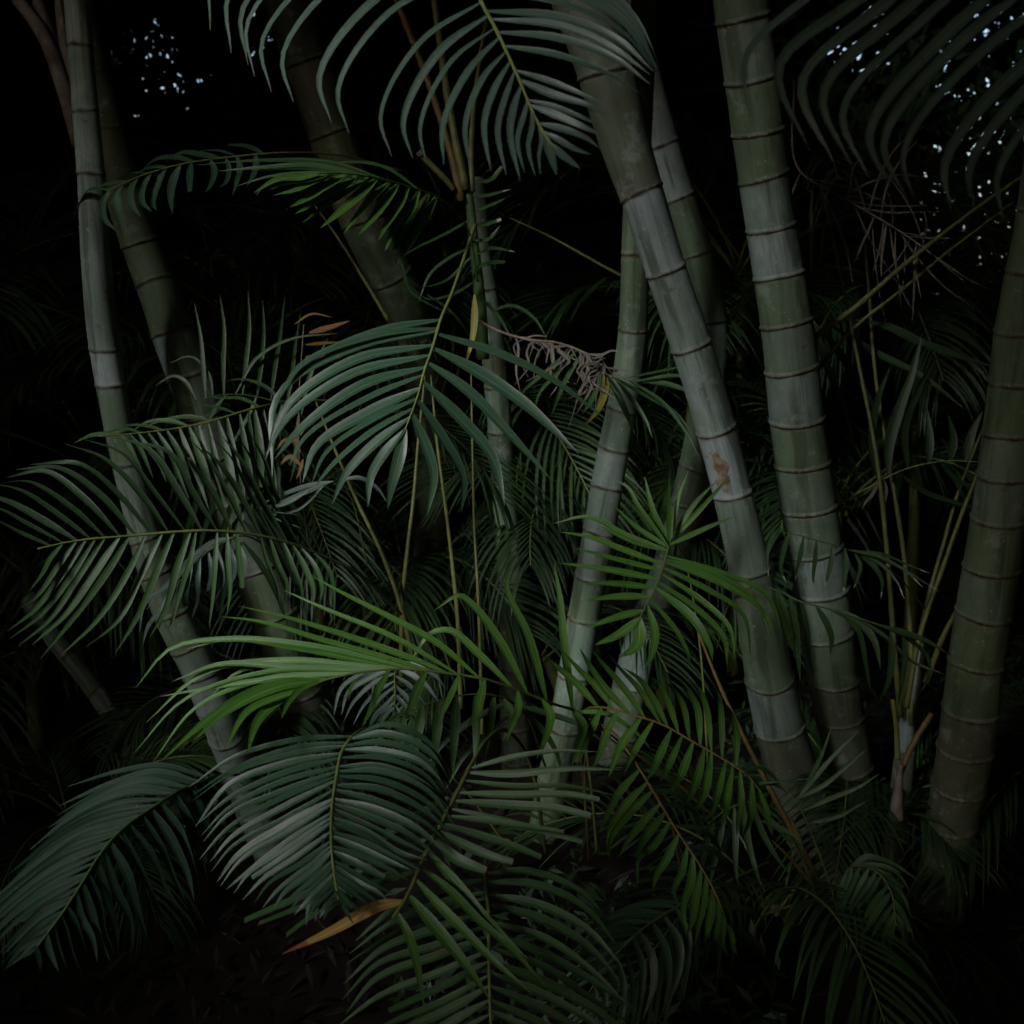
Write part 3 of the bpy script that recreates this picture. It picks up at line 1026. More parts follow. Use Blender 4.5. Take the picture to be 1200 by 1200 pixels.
f = Frond('palm_frond', 'dark frond with a level yellow midrib in front of the two left trunks',
          [(470, 720, 2.95), (420, 672, 2.72), (367, 647, 2.58), (315, 630, 2.46), (252, 622, 2.35), (150, 628, 2.24), (87, 634, 2.18), (44, 643, 2.14)], 'mid', .0045, seed=4)
f.side([((367, 645), (330, 590), (308, 540), (290, 500)), ((315, 630), (290, 580), (268, 540), (240, 508)), ((273, 622), (252, 580), (225, 530), (193, 508)),
        ((210, 623), (180, 580), (140, 530), (90, 515)), ((170, 626), (135, 585), (85, 545), (30, 545)), ((150, 628), (112, 580), (65, 548), (12, 556)),
        ((110, 632), (70, 600), (25, 572), (-15, 566)), ((60, 640), (20, 622), (-15, 607), (-40, 602))], 19, 12, (.75, .25, .55), (.05, .05), 'dark')
f.side([((72, 638), (60, 655), (48, 672), (36, 690)), ((108, 634), (75, 680), (40, 725), (5, 750)), ((150, 628), (120, 670), (85, 720), (45, 757)),
        ((171, 626), (150, 670), (115, 725), (70, 765)), ((205, 623), (182, 670), (160, 720), (130, 767)), ((236, 622), (228, 660), (222, 695), (205, 735)),
        ((252, 622), (253, 660), (254, 695), (250, 728)), ((290, 625), (296, 655), (303, 680), (305, 710)), ((330, 634), (345, 665), (353, 690), (352, 714)),
        ((367, 647), (385, 670), (395, 690), (393, 710))], 22, 10, (.35, .35, .85), (-.06, -.04))
f.done()

f = Frond('palm_frond', 'bright green frond reaching left across the middle with short leaflets bent down',
          [(700, 1000, 2.85), (690, 900, 2.65), (676, 835, 2.48), (652, 826, 2.38), (610, 810, 2.28), (572, 797, 2.2), (525, 789, 2.14), (472, 784, 2.08), (430, 787, 2.03), (380, 797, 1.98), (352, 806, 1.96)],
          'bright', .0042, seed=5, ribmat='rachis')
up = (.1, .55, .8)
f.exact([((672, 830), (662, 760), (654, 697), (649, 661), 13), ((642, 818), (620, 745), (593, 682), (602, 662), 13), ((620, 808), (585, 750), (552, 705), (538, 698), (507, 716), 12)],
        13, (.6, .2, .75), (.03, -.02), 'fresh')
f.exact([((600, 805), (560, 765), (527, 738), (508, 739), (475, 780), 11), ((562, 794), (510, 752), (460, 725), (392, 690), (365, 676)),
         ((540, 791), (460, 747), (380, 712), (335, 692)), ((525, 789), (480, 770), (380, 737), (320, 720), (280, 709), 10), ((505, 787), (455, 772), (380, 750), (305, 729), (260, 722), 10),
         ((490, 786), (455, 780), (355, 760), (267, 749), (217, 762), 11), ((470, 784), (430, 781), (342, 775), (280, 786), (240, 822), 9),
         ((450, 785), (355, 784), (255, 780), (202, 800), 10), ((415, 789), (330, 795), (255, 804), (187, 814), 9), ((490, 786), (355, 756), (262, 750), (200, 763), (157, 807), 10),
         ((455, 786), (330, 774), (240, 789), (172, 848), 10), ((420, 789), (305, 797), (228, 832), (178, 892), 9), ((430, 788), (320, 786), (215, 822), (158, 878), 8)], 9, up, (-.02, .02))
f.exact([((385, 796), (305, 807), (255, 832), (190, 890)), ((380, 797), (330, 803), (267, 831), (226, 871), 17), ((372, 799), (342, 810), (292, 832), (265, 873), 14),
         ((365, 802), (330, 817), (302, 843), (290, 881), 14), ((378, 797), (355, 806), (338, 822), (329, 842), 9), ((390, 795), (300, 815), (245, 845), (212, 878), 9)], 12, up, (-.08, -.08))
f.exact([((455, 786), (443, 808), (433, 832), (424, 853)), ((502, 786), (489, 808), (482, 825), (476, 840)), ((537, 791), (530, 810), (523, 830), (514, 848)),
         ((567, 796), (562, 818), (556, 835), (547, 853)), ((607, 808), (607, 830), (602, 848), (592, 868)), ((637, 818), (645, 838), (641, 862), (630, 891), 12),
         ((672, 828), (682, 850), (679, 872), (671, 898), 13), ((430, 787), (415, 800), (408, 812), (398, 824), 7)], 12, (-.2, .3, .92), (-.24, -.02), name='leaflet')
f.exact([((674, 832), (710, 836), (742, 855), (775, 895), 11)], 11, up, (-.05, -.02))
f.done()

f = Frond('palm_frond', 'small fresh green frond fanned out between the crossing trunk and the lichen marked trunk',
          [(830, 900, 3.0), (818, 740, 2.9), (800, 650, 2.75), (788, 632, 2.55), (782, 648, 2.42), (776, 668, 2.34), (768, 688, 2.28), (758, 708, 2.24), (750, 724, 2.2)], 'fresh', .0032, .0012, seed=6)
f.exact([((784, 640), (747, 592), (735, 571), (722, 564), 7), ((785, 638), (765, 595), (755, 557), 8), ((786, 638), (783, 590), (785, 549), 8), ((787, 636), (794, 590), (806, 551), 8),
         ((788, 635), (814, 590), (838, 562), 8), ((788, 635), (830, 585), (857, 556), 7), ((784, 642), (747, 618), (717, 591), 8), ((783, 645), (735, 628), (691, 605), (648, 615), 8),
         ((783, 647), (735, 632), (702, 616), 8), ((785, 640), (830, 618), (860, 604), 7)], 8, (.1, .5, .85), (.02, .0), 'fresh', jit=.4)
f.exact([((778, 662), (727, 643), (690, 628), (655, 622)), ((775, 670), (722, 655), (672, 641)), ((771, 680), (715, 667), (655, 661)), ((768, 689), (722, 684), (682, 682)),
         ((762, 700), (722, 700), (685, 705)), ((755, 714), (722, 724), (687, 734)), ((750, 724), (725, 742), (699, 755), 12), ((750, 724), (747, 755), (724, 771), 16)],
        10, (-.2, .5, .85), (-.04, 0), 'bright', jit=.4)
f.exact([((757, 710), (768, 740), (764, 765), (755, 785), 11), ((762, 702), (790, 735), (805, 765), (807, 781)), ((768, 690), (810, 722), (830, 755), (836, 777), 11),
         ((771, 682), (815, 712), (846, 745), (851, 781), 11), ((775, 674), (820, 702), (856, 735), (861, 775)), ((778, 666), (827, 690), (871, 720), (881, 769)),
         ((781, 658), (840, 682), (890, 712), (911, 752)), ((783, 653), (840, 669), (890, 690), (907, 712), (917, 747), 9), ((782, 656), (845, 676), (884, 702), (902, 752), 9)],
        10, (.15, .65, .75), (-.06, -.06), 'bright', jit=.4)
f.done()

f = Frond('palm_frond', 'full grey-green frond with many close leaflets at the bottom centre left',
          [(600, 1000, 3.1), (540, 920, 2.85), (480, 868, 2.55), (435, 852, 2.2), (414, 862, 2.0), (401, 880, 1.95), (394, 912, 1.88), (389, 947, 1.81), (388, 982, 1.75), (391, 1020, 1.71), (394, 1040, 1.69), (397, 1056, 1.68)],
          'grey', .0045, seed=7)
f.side([((414, 862), (350, 866), (275, 887), (222, 922)), ((403, 877), (335, 890), (268, 918), (230, 948)), ((396, 900), (330, 920), (265, 952), (236, 982)),
        ((391, 926), (330, 958), (270, 993), (246, 1022)), ((388, 955), (337, 989), (286, 1024), (268, 1046)), ((388, 982), (352, 1008), (312, 1036), (292, 1058)),
        ((389, 1003), (363, 1028), (337, 1050), (325, 1063)), ((392, 1026), (375, 1043), (360, 1058), (350, 1073)), ((397, 1054), (390, 1062), (384, 1070), (380, 1079))],
       27, 12.5, (-.1, .75, .65), (-.05, .02), jit=.8)
f.side([((414, 862), (455, 850), (500, 868), (531, 918)), ((402, 880), (445, 878), (495, 895), (531, 942)), ((396, 905), (445, 905), (500, 930), (533, 966)),
        ((393, 930), (445, 947), (495, 970), (527, 998)), ((389, 955), (430, 970), (470, 990), (500, 1006)), ((389, 975), (430, 990), (465, 1010), (492, 1020)),
        ((388, 990), (425, 1008), (455, 1022), (478, 1031)), ((389, 1005), (420, 1020), (445, 1032), (466, 1041)), ((391, 1020), (415, 1035), (435, 1048), (452, 1058)),
        ((394, 1040), (405, 1052), (415, 1062), (423, 1069)), ((397, 1054), (402, 1063), (407, 1073), (411, 1081))], 27, 12.5, (.15, .75, .65), (-.05, .02), jit=.8)
f.done()

f = Frond('palm_frond', 'dark grey-green frond slanting down in the bottom left corner',
          [(470, 985, 3.1), (380, 945, 2.8), (300, 912, 2.4), (258, 908, 2.2), (233, 918, 2.1), (210, 927, 2.02), (173, 950, 1.94), (143, 972, 1.88), (120, 997, 1.84), (97, 1033, 1.8), (73, 1070, 1.77), (43, 1110, 1.74)],
          'shade', .0036, seed=8, ribmat='darkrib')
f.side([((225, 921), (240, 955), (250, 985), (256, 1012)), ((197, 935), (218, 965), (232, 1000), (240, 1040)), ((173, 950), (195, 985), (213, 1030), (226, 1058)),
        ((158, 962), (180, 1000), (200, 1042), (213, 1066)), ((143, 972), (165, 1010), (185, 1050), (198, 1083)), ((135, 982), (153, 1020), (168, 1060), (180, 1103)),
        ((120, 998), (135, 1040), (148, 1080), (153, 1122)), ((97, 1033), (107, 1065), (118, 1095), (128, 1126)), ((73, 1070), (78, 1090), (86, 1112), (95, 1136)),
        ((45, 1108), (44, 1120), (46, 1130), (50, 1142))], 19, 12, (.6, .4, .7), (-.03, 0))
f.side([((245, 912), (190, 896), (140, 903), (80, 928)), ((225, 921), (170, 914), (110, 935), (60, 968)), ((197, 935), (140, 935), (85, 960), (30, 1002)),
        ((173, 950), (115, 965), (55, 1000), (5, 1042)), ((143, 972), (90, 990), (35, 1025), (-20, 1066)), ((120, 998), (70, 1018), (20, 1050), (-25, 1088)),
        ((97, 1033), (60, 1052), (25, 1078), (-10, 1108)), ((73, 1070), (50, 1085), (28, 1105), (10, 1127)), ((45, 1108), (35, 1115), (25, 1123), (15, 1132))],
       29, 11, (.5, .5, .7), (-.02, .03))
f.done()

f = Frond('palm_frond', 'frond with clipped leaflet ends and one straw coloured dead leaflet at the bottom centre',
          [(640, 1000, 2.75), (615, 880, 2.5), (590, 855, 2.3), (570, 868, 2.12), (552, 897, 2.0), (530, 940, 1.9), (513, 973, 1.84), (493, 1013, 1.78), (477, 1050, 1.74), (460, 1076, 1.72)],
          'mid', .0052, .0024, seed=9, ribmat='stalk')
f.exact([((552, 900), (600, 887), (650, 880), (702, 881), 8), ((547, 907), (600, 907), (667, 900), (729, 902), 11), ((543, 916), (600, 921), (667, 921), (731, 934), 9)], 9, (0, .5, .85), (-.03, 0), jit=.3)
f.exact([((538, 928), (600, 931), (667, 931), (703, 937)), ((533, 938), (600, 943), (650, 947), (693, 955)), ((529, 948), (583, 960), (633, 971), (682, 986), 9),
         ((525, 956), (573, 962), (617, 968), (660, 976), 9), ((521, 964), (567, 980), (600, 990), (633, 1004)), ((516, 973), (550, 992), (577, 1003), (600, 1010), 12),
         ((511, 982), (533, 1005), (553, 1013), (568, 1020), 13)], 10, (0, .55, .8), (-.03, 0), 'mid', True, jit=.3)
f.exact([((503, 1000), (533, 1033), (562, 1068), (587, 1093), (617, 1123), 15), ((495, 1015), (527, 1043), (560, 1077), (600, 1112), (645, 1163), 12),
         ((487, 1032), (517, 1063), (543, 1090), (580, 1127), (623, 1166), 14), ((478, 1050), (508, 1083), (543, 1127), (575, 1173), 17), ((466, 1068), (480, 1100), (490, 1133), (495, 1181), 13)],
        14, (.3, .55, .75), (-.06, -.05), 'fresh', jit=.3)
f.exact([((490, 1020), (440, 1036), (380, 1064), (333, 1096)), ((500, 1000), (420, 1042), (360, 1060), (302, 1083)), ((510, 980), (420, 1022), (340, 1055), (286, 1078)),
         ((535, 930), (480, 960), (420, 1000), (370, 1040))], 12, (-.2, .6, .75), (.06, .04), 'mid', True, jit=.3)
f.exact([((472, 1058), (443, 1062), (390, 1090), (330, 1118), 17)], 17, (-.1, .6, .75), (-.04, -.02), 'straw', name='dead_leaflet', label='straw coloured dead leaflet', jit=.2)
f.done()

f = Frond('palm_frond', 'shadowy frond spreading over the bottom edge below the clipped frond',
          [(600, 985, 2.3), (575, 995, 2.05), (568, 1020, 1.92), (572, 1060, 1.84), (573, 1127, 1.76), (575, 1193, 1.7), (580, 1270, 1.66)], 'mid', .0042, seed=10)
f.side([((568, 1025), (620, 1022), (680, 1043), (720, 1085)), ((571, 1050), (625, 1055), (685, 1085), (728, 1135)), ((572, 1072), (640, 1090), (695, 1125), (730, 1167)),
        ((573, 1097), (640, 1122), (700, 1158), (750, 1188)), ((574, 1130), (640, 1158), (700, 1195), (750, 1240)), ((576, 1200), (620, 1225), (660, 1250), (690, 1280))],
       13, 13, (.1, .7, .7))
f.side([((568, 1030), (520, 1040), (470, 1060), (420, 1100)), ((571, 1060), (510, 1076), (450, 1100), (395, 1137)), ((573, 1100), (510, 1125), (440, 1150), (398, 1187)),
        ((574, 1140), (520, 1168), (460, 1195), (410, 1222)), ((576, 1200), (540, 1220), (500, 1245), (460, 1265))], 13, 13, (-.1, .7, .7))
f.done()

f = Frond('palm_frond', 'green frond arching right with leaflets hanging in a row below the lichen marked trunk',
          [(690, 1000, 2.95), (682, 880, 2.7), (685, 832, 2.52), (705, 829, 2.42), (742, 838, 2.35), (776, 849, 2.28), (810, 868, 2.22), (845, 888, 2.17), (875, 908, 2.12), (895, 932, 2.1)],
          'fresh', .0032, seed=11, ribmat='cane')
f.exact([((705, 830), (694, 856), (685, 878), (677, 897)), ((725, 833), (710, 862), (700, 885), (692, 908)), ((750, 841), (729, 872), (720, 892), (714, 913)),
         ((767, 846), (745, 878), (737, 893), (731, 908)), ((787, 855), (773, 888), (766, 902), (759, 917)), ((799, 861), (784, 896), (779, 907), (774, 917)),
         ((812, 869), (799, 905), (792, 917), (784, 928)), ((824, 875), (817, 914), (811, 928), (803, 941)), ((835, 882), (828, 922), (820, 938), (810, 951)),
         ((850, 891), (841, 932), (833, 948), (824, 961)), ((858, 896), (852, 938), (849, 955), (845, 969)), ((868, 903), (869, 944), (866, 962), (861, 979)),
         ((880, 913), (881, 950), (877, 968), (869, 985)), ((890, 925), (898, 950), (903, 968), (905, 985), 8)], 10, (.2, .35, .9), (-.10, -.02), 'bright')
f.exact([((700, 829), (675, 800), (655, 784), (635, 770)), ((719, 832), (697, 803), (680, 785), (660, 765)), ((739, 837), (708, 805), (693, 783), (678, 760)),
         ((756, 843), (728, 802), (710, 782), (692, 764)), ((773, 848), (748, 805), (730, 786), (710, 770)), ((784, 853), (765, 817), (750, 797), (730, 782)),
         ((796, 860), (784, 825), (773, 805), (760, 790)), ((810, 868), (801, 828), (792, 811), (781, 797)), ((820, 873), (816, 828), (807, 811), (794, 798)),
         ((833, 880), (828, 830), (818, 810), (804, 793)), ((847, 889), (845, 835), (840, 815), (830, 797)), ((862, 899), (862, 855), (855, 835), (848, 822))],
        9, (-.1, .45, .85), (.0, -.06), 'fresh')
f.done()

f = Frond('palm_frond', 'lower green frond slanting to the right with glossy hanging leaflets',
          [(690, 1010, 2.9), (686, 890, 2.65), (692, 848, 2.5), (715, 855, 2.36), (742, 890, 2.26), (767, 930, 2.18), (793, 973, 2.1), (821, 1015, 2.04), (841, 1052, 2.0), (860, 1110, 1.96)],
          'fresh', .0032, seed=12, ribmat='cane')
f.side([((750, 903), (725, 930), (712, 955), (705, 978)), ((762, 922), (735, 950), (712, 985), (706, 1010)), ((772, 938), (747, 965), (732, 985), (725, 1000)),
        ((782, 955), (760, 985), (748, 1003), (743, 1020)), ((793, 973), (775, 1000), (760, 1020), (753, 1040)), ((798, 981), (786, 1012), (776, 1035), (770, 1050)),
        ((805, 991), (800, 1025), (796, 1048), (794, 1064)), ((813, 1003), (809, 1037), (801, 1062), (799, 1082)), ((821, 1015), (818, 1050), (812, 1080), (806, 1108)),
        ((832, 1035), (833, 1065), (828, 1090), (826, 1113)), ((850, 1078), (855, 1092), (859, 1107), (863, 1122))], 15, 12, (.15, .35, .9), (-.08, -.02))
f.side([((750, 903), (780, 910), (800, 930), (810, 955)), ((800, 985), (830, 990), (850, 1010), (862, 1035)), ((842, 1054), (868, 1058), (890, 1066), (906, 1068)),
        ((852, 1085), (872, 1095), (890, 1110), (900, 1128))], 9, 10, (-.1, .6, .8), (.06, .04), 'dark')
f.done()

f = Frond('palm_frond', 'fresh green frond fanned out at the upper left in front of the shaded trunk',
          [(560, 330, 3.0), (545, 262, 2.85), (515, 232, 2.7), (480, 219, 2.6), (440, 208, 2.5), (400, 203, 2.42), (372, 203, 2.38)], 'mid', .003, seed=13, ribmat='darkrib')
f.side([((510, 230), (496, 256), (478, 283), (463, 308)), ((480, 219), (472, 240), (455, 264), (443, 284)), ((454, 212), (440, 226), (420, 247), (402, 273)),
        ((430, 207), (405, 222), (378, 241), (353, 259)), ((400, 203), (376, 214), (354, 224), (333, 234)), ((374, 203), (352, 205), (325, 211), (300, 217))], 13, 13, (.1, .4, .9), (-.05, -.03), 'fresh')
f.side([((490, 222), (450, 196), (405, 188), (365, 192)), ((460, 213), (390, 189), (320, 185), (225, 188)), ((425, 206), (360, 194), (310, 196), (250, 201)),
        ((374, 203), (348, 206), (318, 211), (298, 214))], 8, 9, (0, .7, .7), (-.02, 0), 'mid')
f.done()

f = Frond('palm_frond', 'arched frond tip with hooked leaflets above the bent left trunk',
          [(470, 200, 3.05), (400, 182, 2.9), (330, 179, 2.75), (270, 184, 2.7), (210, 193, 2.65), (160, 208, 2.6), (126, 224, 2.57)], 'grey', .003, seed=14)
f.side([((300, 181), (300, 195), (296, 210), (290, 222)), ((240, 188), (247, 200), (245, 215), (232, 224)), ((205, 194), (198, 212), (194, 230), (198, 247)), ((160, 208), (153, 222), (157, 240), (168, 252)),
        ((128, 223), (121, 236), (121, 256), (131, 272))], 11, 11, (0, .4, .9))
f.side([((310, 180), (290, 172), (265, 172), (240, 176)), ((230, 190), (205, 184), (185, 186), (165, 194)), ((130, 222), (105, 222), (90, 235), (82, 260))], 8, 9, (0, .6, .8), (.04, .04))
f.done()

f = Frond('palm_frond', 'dark drooping frond across the two left trunks above the level midrib',
          [(400, 470, 3.0), (340, 470, 2.85), (300, 478, 2.72), (233, 497, 2.62), (167, 507, 2.55), (117, 511, 2.5)], 'dark', .0035, seed=15)
f.side([((320, 474), (325, 530), (328, 570), (330, 605)), ((300, 479), (308, 530), (314, 570), (318, 602)), ((250, 493), (262, 540), (272, 577), (282, 612)), ((200, 502), (212, 532), (226, 562), (238, 592)),
        ((140, 509), (150, 522), (158, 537), (166, 552))], 17, 9, (.2, .3, .9), (-.04, -.02), 'mid')
f.side([((330, 472), (310, 455), (285, 447), (262, 446)), ((250, 493), (225, 488), (200, 490), (175, 497)), ((140, 509), (125, 507), (105, 510), (88, 516))], 8, 8, (0, .6, .8), (.03, .02), 'mid')
f.done()

f = Frond('palm_frond', 'frond with curling leaflets drooping over the thick green trunk at right',
          [(840, 760, 3.05), (860, 700, 2.85), (885, 688, 2.72), (908, 691, 2.62), (938, 705, 2.56), (973, 714, 2.5), (997, 721, 2.46), (1043, 737, 2.42), (1085, 752, 2.4)], 'mid', .0025, .0012, seed=16, ribmat='darkrib')
f.exact([((912, 692), (920, 715), (927, 735), (930, 751), 9), ((908, 691), (915, 720), (928, 755), (944, 783), 10), ((938, 705), (945, 735), (950, 765), (953, 795), 12),
         ((957, 710), (968, 728), (973, 745), (973, 768), 11), ((973, 714), (1005, 728), (1023, 748), (1033, 784), 12), ((985, 717), (1006, 740), (1014, 775), (1020, 813), 10),
         ((1015, 727), (1060, 745), (1088, 772), (1086, 795), (1075, 816), 8), ((1030, 733), (1055, 740), (1085, 752), (1115, 768), 11), ((1000, 722), (1035, 745), (1070, 775), (1110, 790), 7),
         ((1043, 737), (1045, 770), (1040, 800), (1032, 822), 11), ((1060, 743), (1060, 775), (1058, 800), (1052, 830), 10), ((925, 699), (932, 735), (935, 770), (938, 800), 11)], 10, (.25, .4, .85), (-.06, -.02), jit=.4)
f.done()

f = Frond('palm_frond', 'short frond with whitened leaflet tips hanging in front of the thick green trunk',
          [(1090, 720, 3.05), (1040, 665, 2.9), (1005, 648, 2.8), (985, 641, 2.75), (960, 634, 2.72), (930, 626, 2.7), (905, 622, 2.7)], 'whitetip', .0025, .001, seed=17, ribmat='darkrib')
f.exact([((907, 622), (900, 640), (899, 658), (901, 676), 6), ((925, 625), (918, 645), (917, 665), (920, 683), 7), ((941, 629), (938, 650), (934, 667), (931, 680), 6),
         ((957, 633), (955, 655), (954, 672), (955, 689), 7), ((975, 638), (974, 658), (971, 675), (967, 688), 6), ((990, 643), (991, 660), (990, 678), (989, 693), 7),
         ((1000, 646), (1008, 662), (1005, 680), (1001, 690), 6), ((1005, 648), (1022, 662), (1033, 680), (1032, 702), 9), ((995, 644), (1030, 652), (1060, 668), (1082, 687), 5),
         ((1000, 646), (1030, 660), (1050, 680), (1060, 702), 5), ((1010, 650), (1045, 660), (1075, 675), (1101, 694), 5), ((998, 645), (1035, 650), (1065, 662), (1090, 672), 5)], 7, (.1, .3, .9), (-.03, -.02), jit=.3)
f.done()

f = Frond('palm_frond', 'little grey fan shaped frond tucked under the bright middle frond',
          [(520, 790, 2.85), (490, 772, 2.66), (470, 772, 2.58), (463, 790, 2.5), (463, 815, 2.45), (461, 840, 2.4)], 'pale', .0025, .001, seed=18)
f.side([((468, 774), (435, 786), (402, 805), (391, 834)), ((463, 790), (440, 802), (415, 822), (408, 845)), ((463, 808), (450, 820), (438, 835), (432, 850)), ((461, 836), (456, 843), (450, 850), (446, 856))], 9, 8, (-.1, .5, .85))
f.side([((468, 774), (490, 782), (508, 795), (520, 812)), ((463, 800), (475, 812), (485, 824), (492, 836)), ((461, 836), (464, 843), (466, 850), (467, 856))], 7, 8, (.1, .5, .85))
f.done()

f = Frond('palm_frond', 'bluish drooping frond seen through the level midrib frond at left',
          [(330, 680, 2.85), (310, 640, 2.7), (285, 628, 2.6), (255, 640, 2.52), (225, 660, 2.46), (200, 690, 2.42)], 'pale', .0025, .001, seed=19)
f.side([((275, 631), (285, 655), (286, 670), (280, 685)), ((245, 646), (246, 670), (246, 690), (240, 712)), ((222, 662), (216, 690), (212, 710), (208, 735)), ((203, 686), (190, 710), (178, 730), (165, 752))], 9, 8, (.1, .4, .9))
f.side([((275, 631), (250, 635), (225, 650), (205, 672)), ((210, 675), (190, 690), (172, 705), (158, 725))], 5, 8, (0, .5, .9), (.03, .02))
f.done()

f = Frond('palm_frond', 'pale bluish leaf tips poking out between the left trunks and the broad centre frond',
          [(430, 660, 3.0), (410, 580, 2.8), (398, 563, 2.7), (385, 567, 2.62), (360, 575, 2.58)], 'pale', .0025, .001, seed=20)
f.exact([((392, 565), (360, 570), (330, 580), (303, 594), 7), ((385, 567), (355, 578), (325, 590), (300, 597), 8), ((365, 574), (335, 590), (310, 597), (350, 604), 5), ((398, 563), (420, 560), (440, 570), (455, 590), 7),
         ((380, 569), (350, 598), (320, 605), (352, 618), 5)], 7, (0, .5, .9), (-.02, -.02), jit=.3)
f.done()

f = Frond('palm_frond', 'broad green leaflets hanging in shade behind the full bottom frond',
          [(640, 900, 2.75), (610, 830, 2.6), (580, 815, 2.5), (540, 815, 2.44), (500, 825, 2.4), (465, 840, 2.38)], 'fresh', .003, seed=21)
f.exact([((472, 838), (472, 860), (470, 890), 12), ((495, 828), (490, 860), (484, 897), 12), ((517, 820), (512, 860), (505, 902), 12), ((535, 816), (533, 860), (530, 908), 12), ((557, 815), (558, 860), (556, 903), 11),
         ((580, 815), (574, 855), (565, 895), 12), ((590, 818), (600, 840), (590, 870), 10), ((480, 832), (455, 850), (435, 880), 10)], 12, (.1, .2, .95), (-.02, -.02), jit=.4)
f.exact([((605, 826), (640, 836), (680, 850), (715, 875), 9), ((600, 822), (560, 840), (520, 870), (495, 905), 9), ((610, 830), (580, 855), (545, 885), (520, 925), 9), ((612, 834), (640, 860), (655, 890), (660, 920), 9)], 9, (.1, .5, .85), (-.03, 0), 'mid')
f.done()

f = Frond('palm_frond', 'faint frond in the dark at the lower right of the bottom edge frond',
          [(900, 1010, 2.6), (840, 1040, 2.4), (793, 1063, 2.22), (745, 1095, 2.12), (705, 1140, 2.06), (680, 1180, 2.02)], 'grey', .003, seed=22)
f.side([((800, 1059), (770, 1055), (735, 1062), (705, 1080)), ((760, 1083), (730, 1085), (700, 1100), (670, 1120)), ((715, 1128), (695, 1135), (675, 1148), (658, 1165))], 11, 9, (-.1, .7, .7))
f.side([((815, 1052), (825, 1075), (828, 1110), (822, 1150)), ((775, 1073), (790, 1105), (793, 1140), (785, 1180)), ((735, 1105), (745, 1140), (745, 1170), (735, 1205)), ((695, 1155), (700, 1175), (700, 1195), (695, 1215))], 12, 11, (.2, .5, .85))
f.done()

f = Frond('palm_frond', 'bluish slender leaflets dangling at the foot of the leaning pale trunk',
          [(960, 1060, 2.75), (930, 985, 2.6), (900, 945, 2.45), (875, 940, 2.38), (850, 950, 2.34), (830, 965, 2.3)], 'pale', .003, seed=23)
f.exact([((885, 942), (905, 965), (935, 985), (942, 1003), 8), ((880, 941), (898, 985), (915, 1010), (926, 1024), 8), ((872, 940), (878, 990), (886, 1020), (890, 1038), 10), ((860, 946), (862, 985), (862, 1015), (864, 1037), 9),
         ((850, 950), (842, 985), (835, 1015), (832, 1040), 10), ((838, 960), (828, 985), (822, 1010), (818, 1035), 10)], 9, (.1, .4, .9), (-.04, -.02), 'mid', jit=.4)
f.done()

f = Frond('palm_frond', 'thin leaflets fanned over the lower part of the leaning pale trunk',
          [(985, 1075, 2.78), (960, 1000, 2.7), (930, 935, 2.62), (910, 915, 2.6)], 'mid', .003, seed=24)
f.exact([((935, 945), (950, 910), (962, 885), (975, 852), 6), ((932, 940), (960, 905), (985, 880), (1005, 860), 6), ((930, 938), (965, 920), (995, 895), (1015, 878), 6),
         ((938, 950), (975, 935), (1005, 925), (1030, 905), 6), ((945, 965), (985, 955), (1005, 945), (1020, 938), 6), ((925, 930), (905, 918), (890, 919), (960, 912), 5),
         ((915, 920), (900, 905), (885, 900), (870, 905), 6)], 6, (0, .4, .9), (-.04, 0), jit=.5)
f.done()

f = Frond('palm_frond', 'leafy young frond curling over at the foot of the thin stem',
          [(985, 1075, 2.75), (983, 1040, 2.68), (1000, 1015, 2.6), (1025, 1020, 2.52), (1043, 1042, 2.46), (1050, 1085, 2.42)], 'fresh', .003, seed=25)
f.side([((990, 1022), (985, 1040), (982, 1060), (988, 1075)), ((1010, 1016), (1000, 1040), (992, 1060), (985, 1072)), ((1035, 1031), (1022, 1050), (1008, 1065), (1000, 1078)), ((1050, 1080), (1045, 1095), (1040, 1110), (1035, 1120))], 11, 10, (-.1, .5, .85), (-.04, -.02), 'mid')
f.side([((995, 1019), (1015, 1005), (1045, 1010), (1075, 1030)), ((1030, 1025), (1055, 1040), (1065, 1065), (1068, 1095)), ((1050, 1080), (1058, 1095), (1063, 1108), (1066, 1118))], 9, 9, (.2, .5, .85), (-.04, -.02), 'mid')
f.done()

# blades rising from a thin arching rib at right
f = Frond('palm_frond', 'dark frond with broad upright blades on a thin arching rib between the two right trunks',
          [(940, 650, 3.2), (981, 594, 3.12), (1020, 570, 3.08), (1063, 549, 3.04), (1111, 540, 3.0), (1152, 542, 2.98)], 'dark', .0028, .0016, seed=26)
f.exact([((1042, 559), (1042, 520), (1054, 480), (1068, 441), (1079, 393), 15), ((1063, 549), (1060, 505), (1077, 456), (1102, 408), 15), ((1088, 543), (1090, 515), (1087, 480), 11), ((1112, 540), (1117, 515), (1110, 485), 12),
         ((1030, 565), (1022, 520), (1028, 470), (1042, 430), 13), ((1130, 541), (1138, 510), (1150, 480), 11)], 14, (.2, .2, .95), (.02, 0), jit=.3)
f.exact([((1030, 563), (1022, 580), (1013, 590), (1012, 599), 5), ((1036, 560), (1038, 575), (1036, 590), (1033, 602), 5)], 5, (0, .3, .9), (-.01, 0), 'dry', name='dead_leaflet', label='dry brown leaflet')
f.exact([((1052, 553), (1080, 575), (1120, 590), (1160, 598), 11), ((1100, 541), (1120, 560), (1140, 572), (1165, 580), 10)], 10, (0, .5, .85), (.03, 0))
f.done()

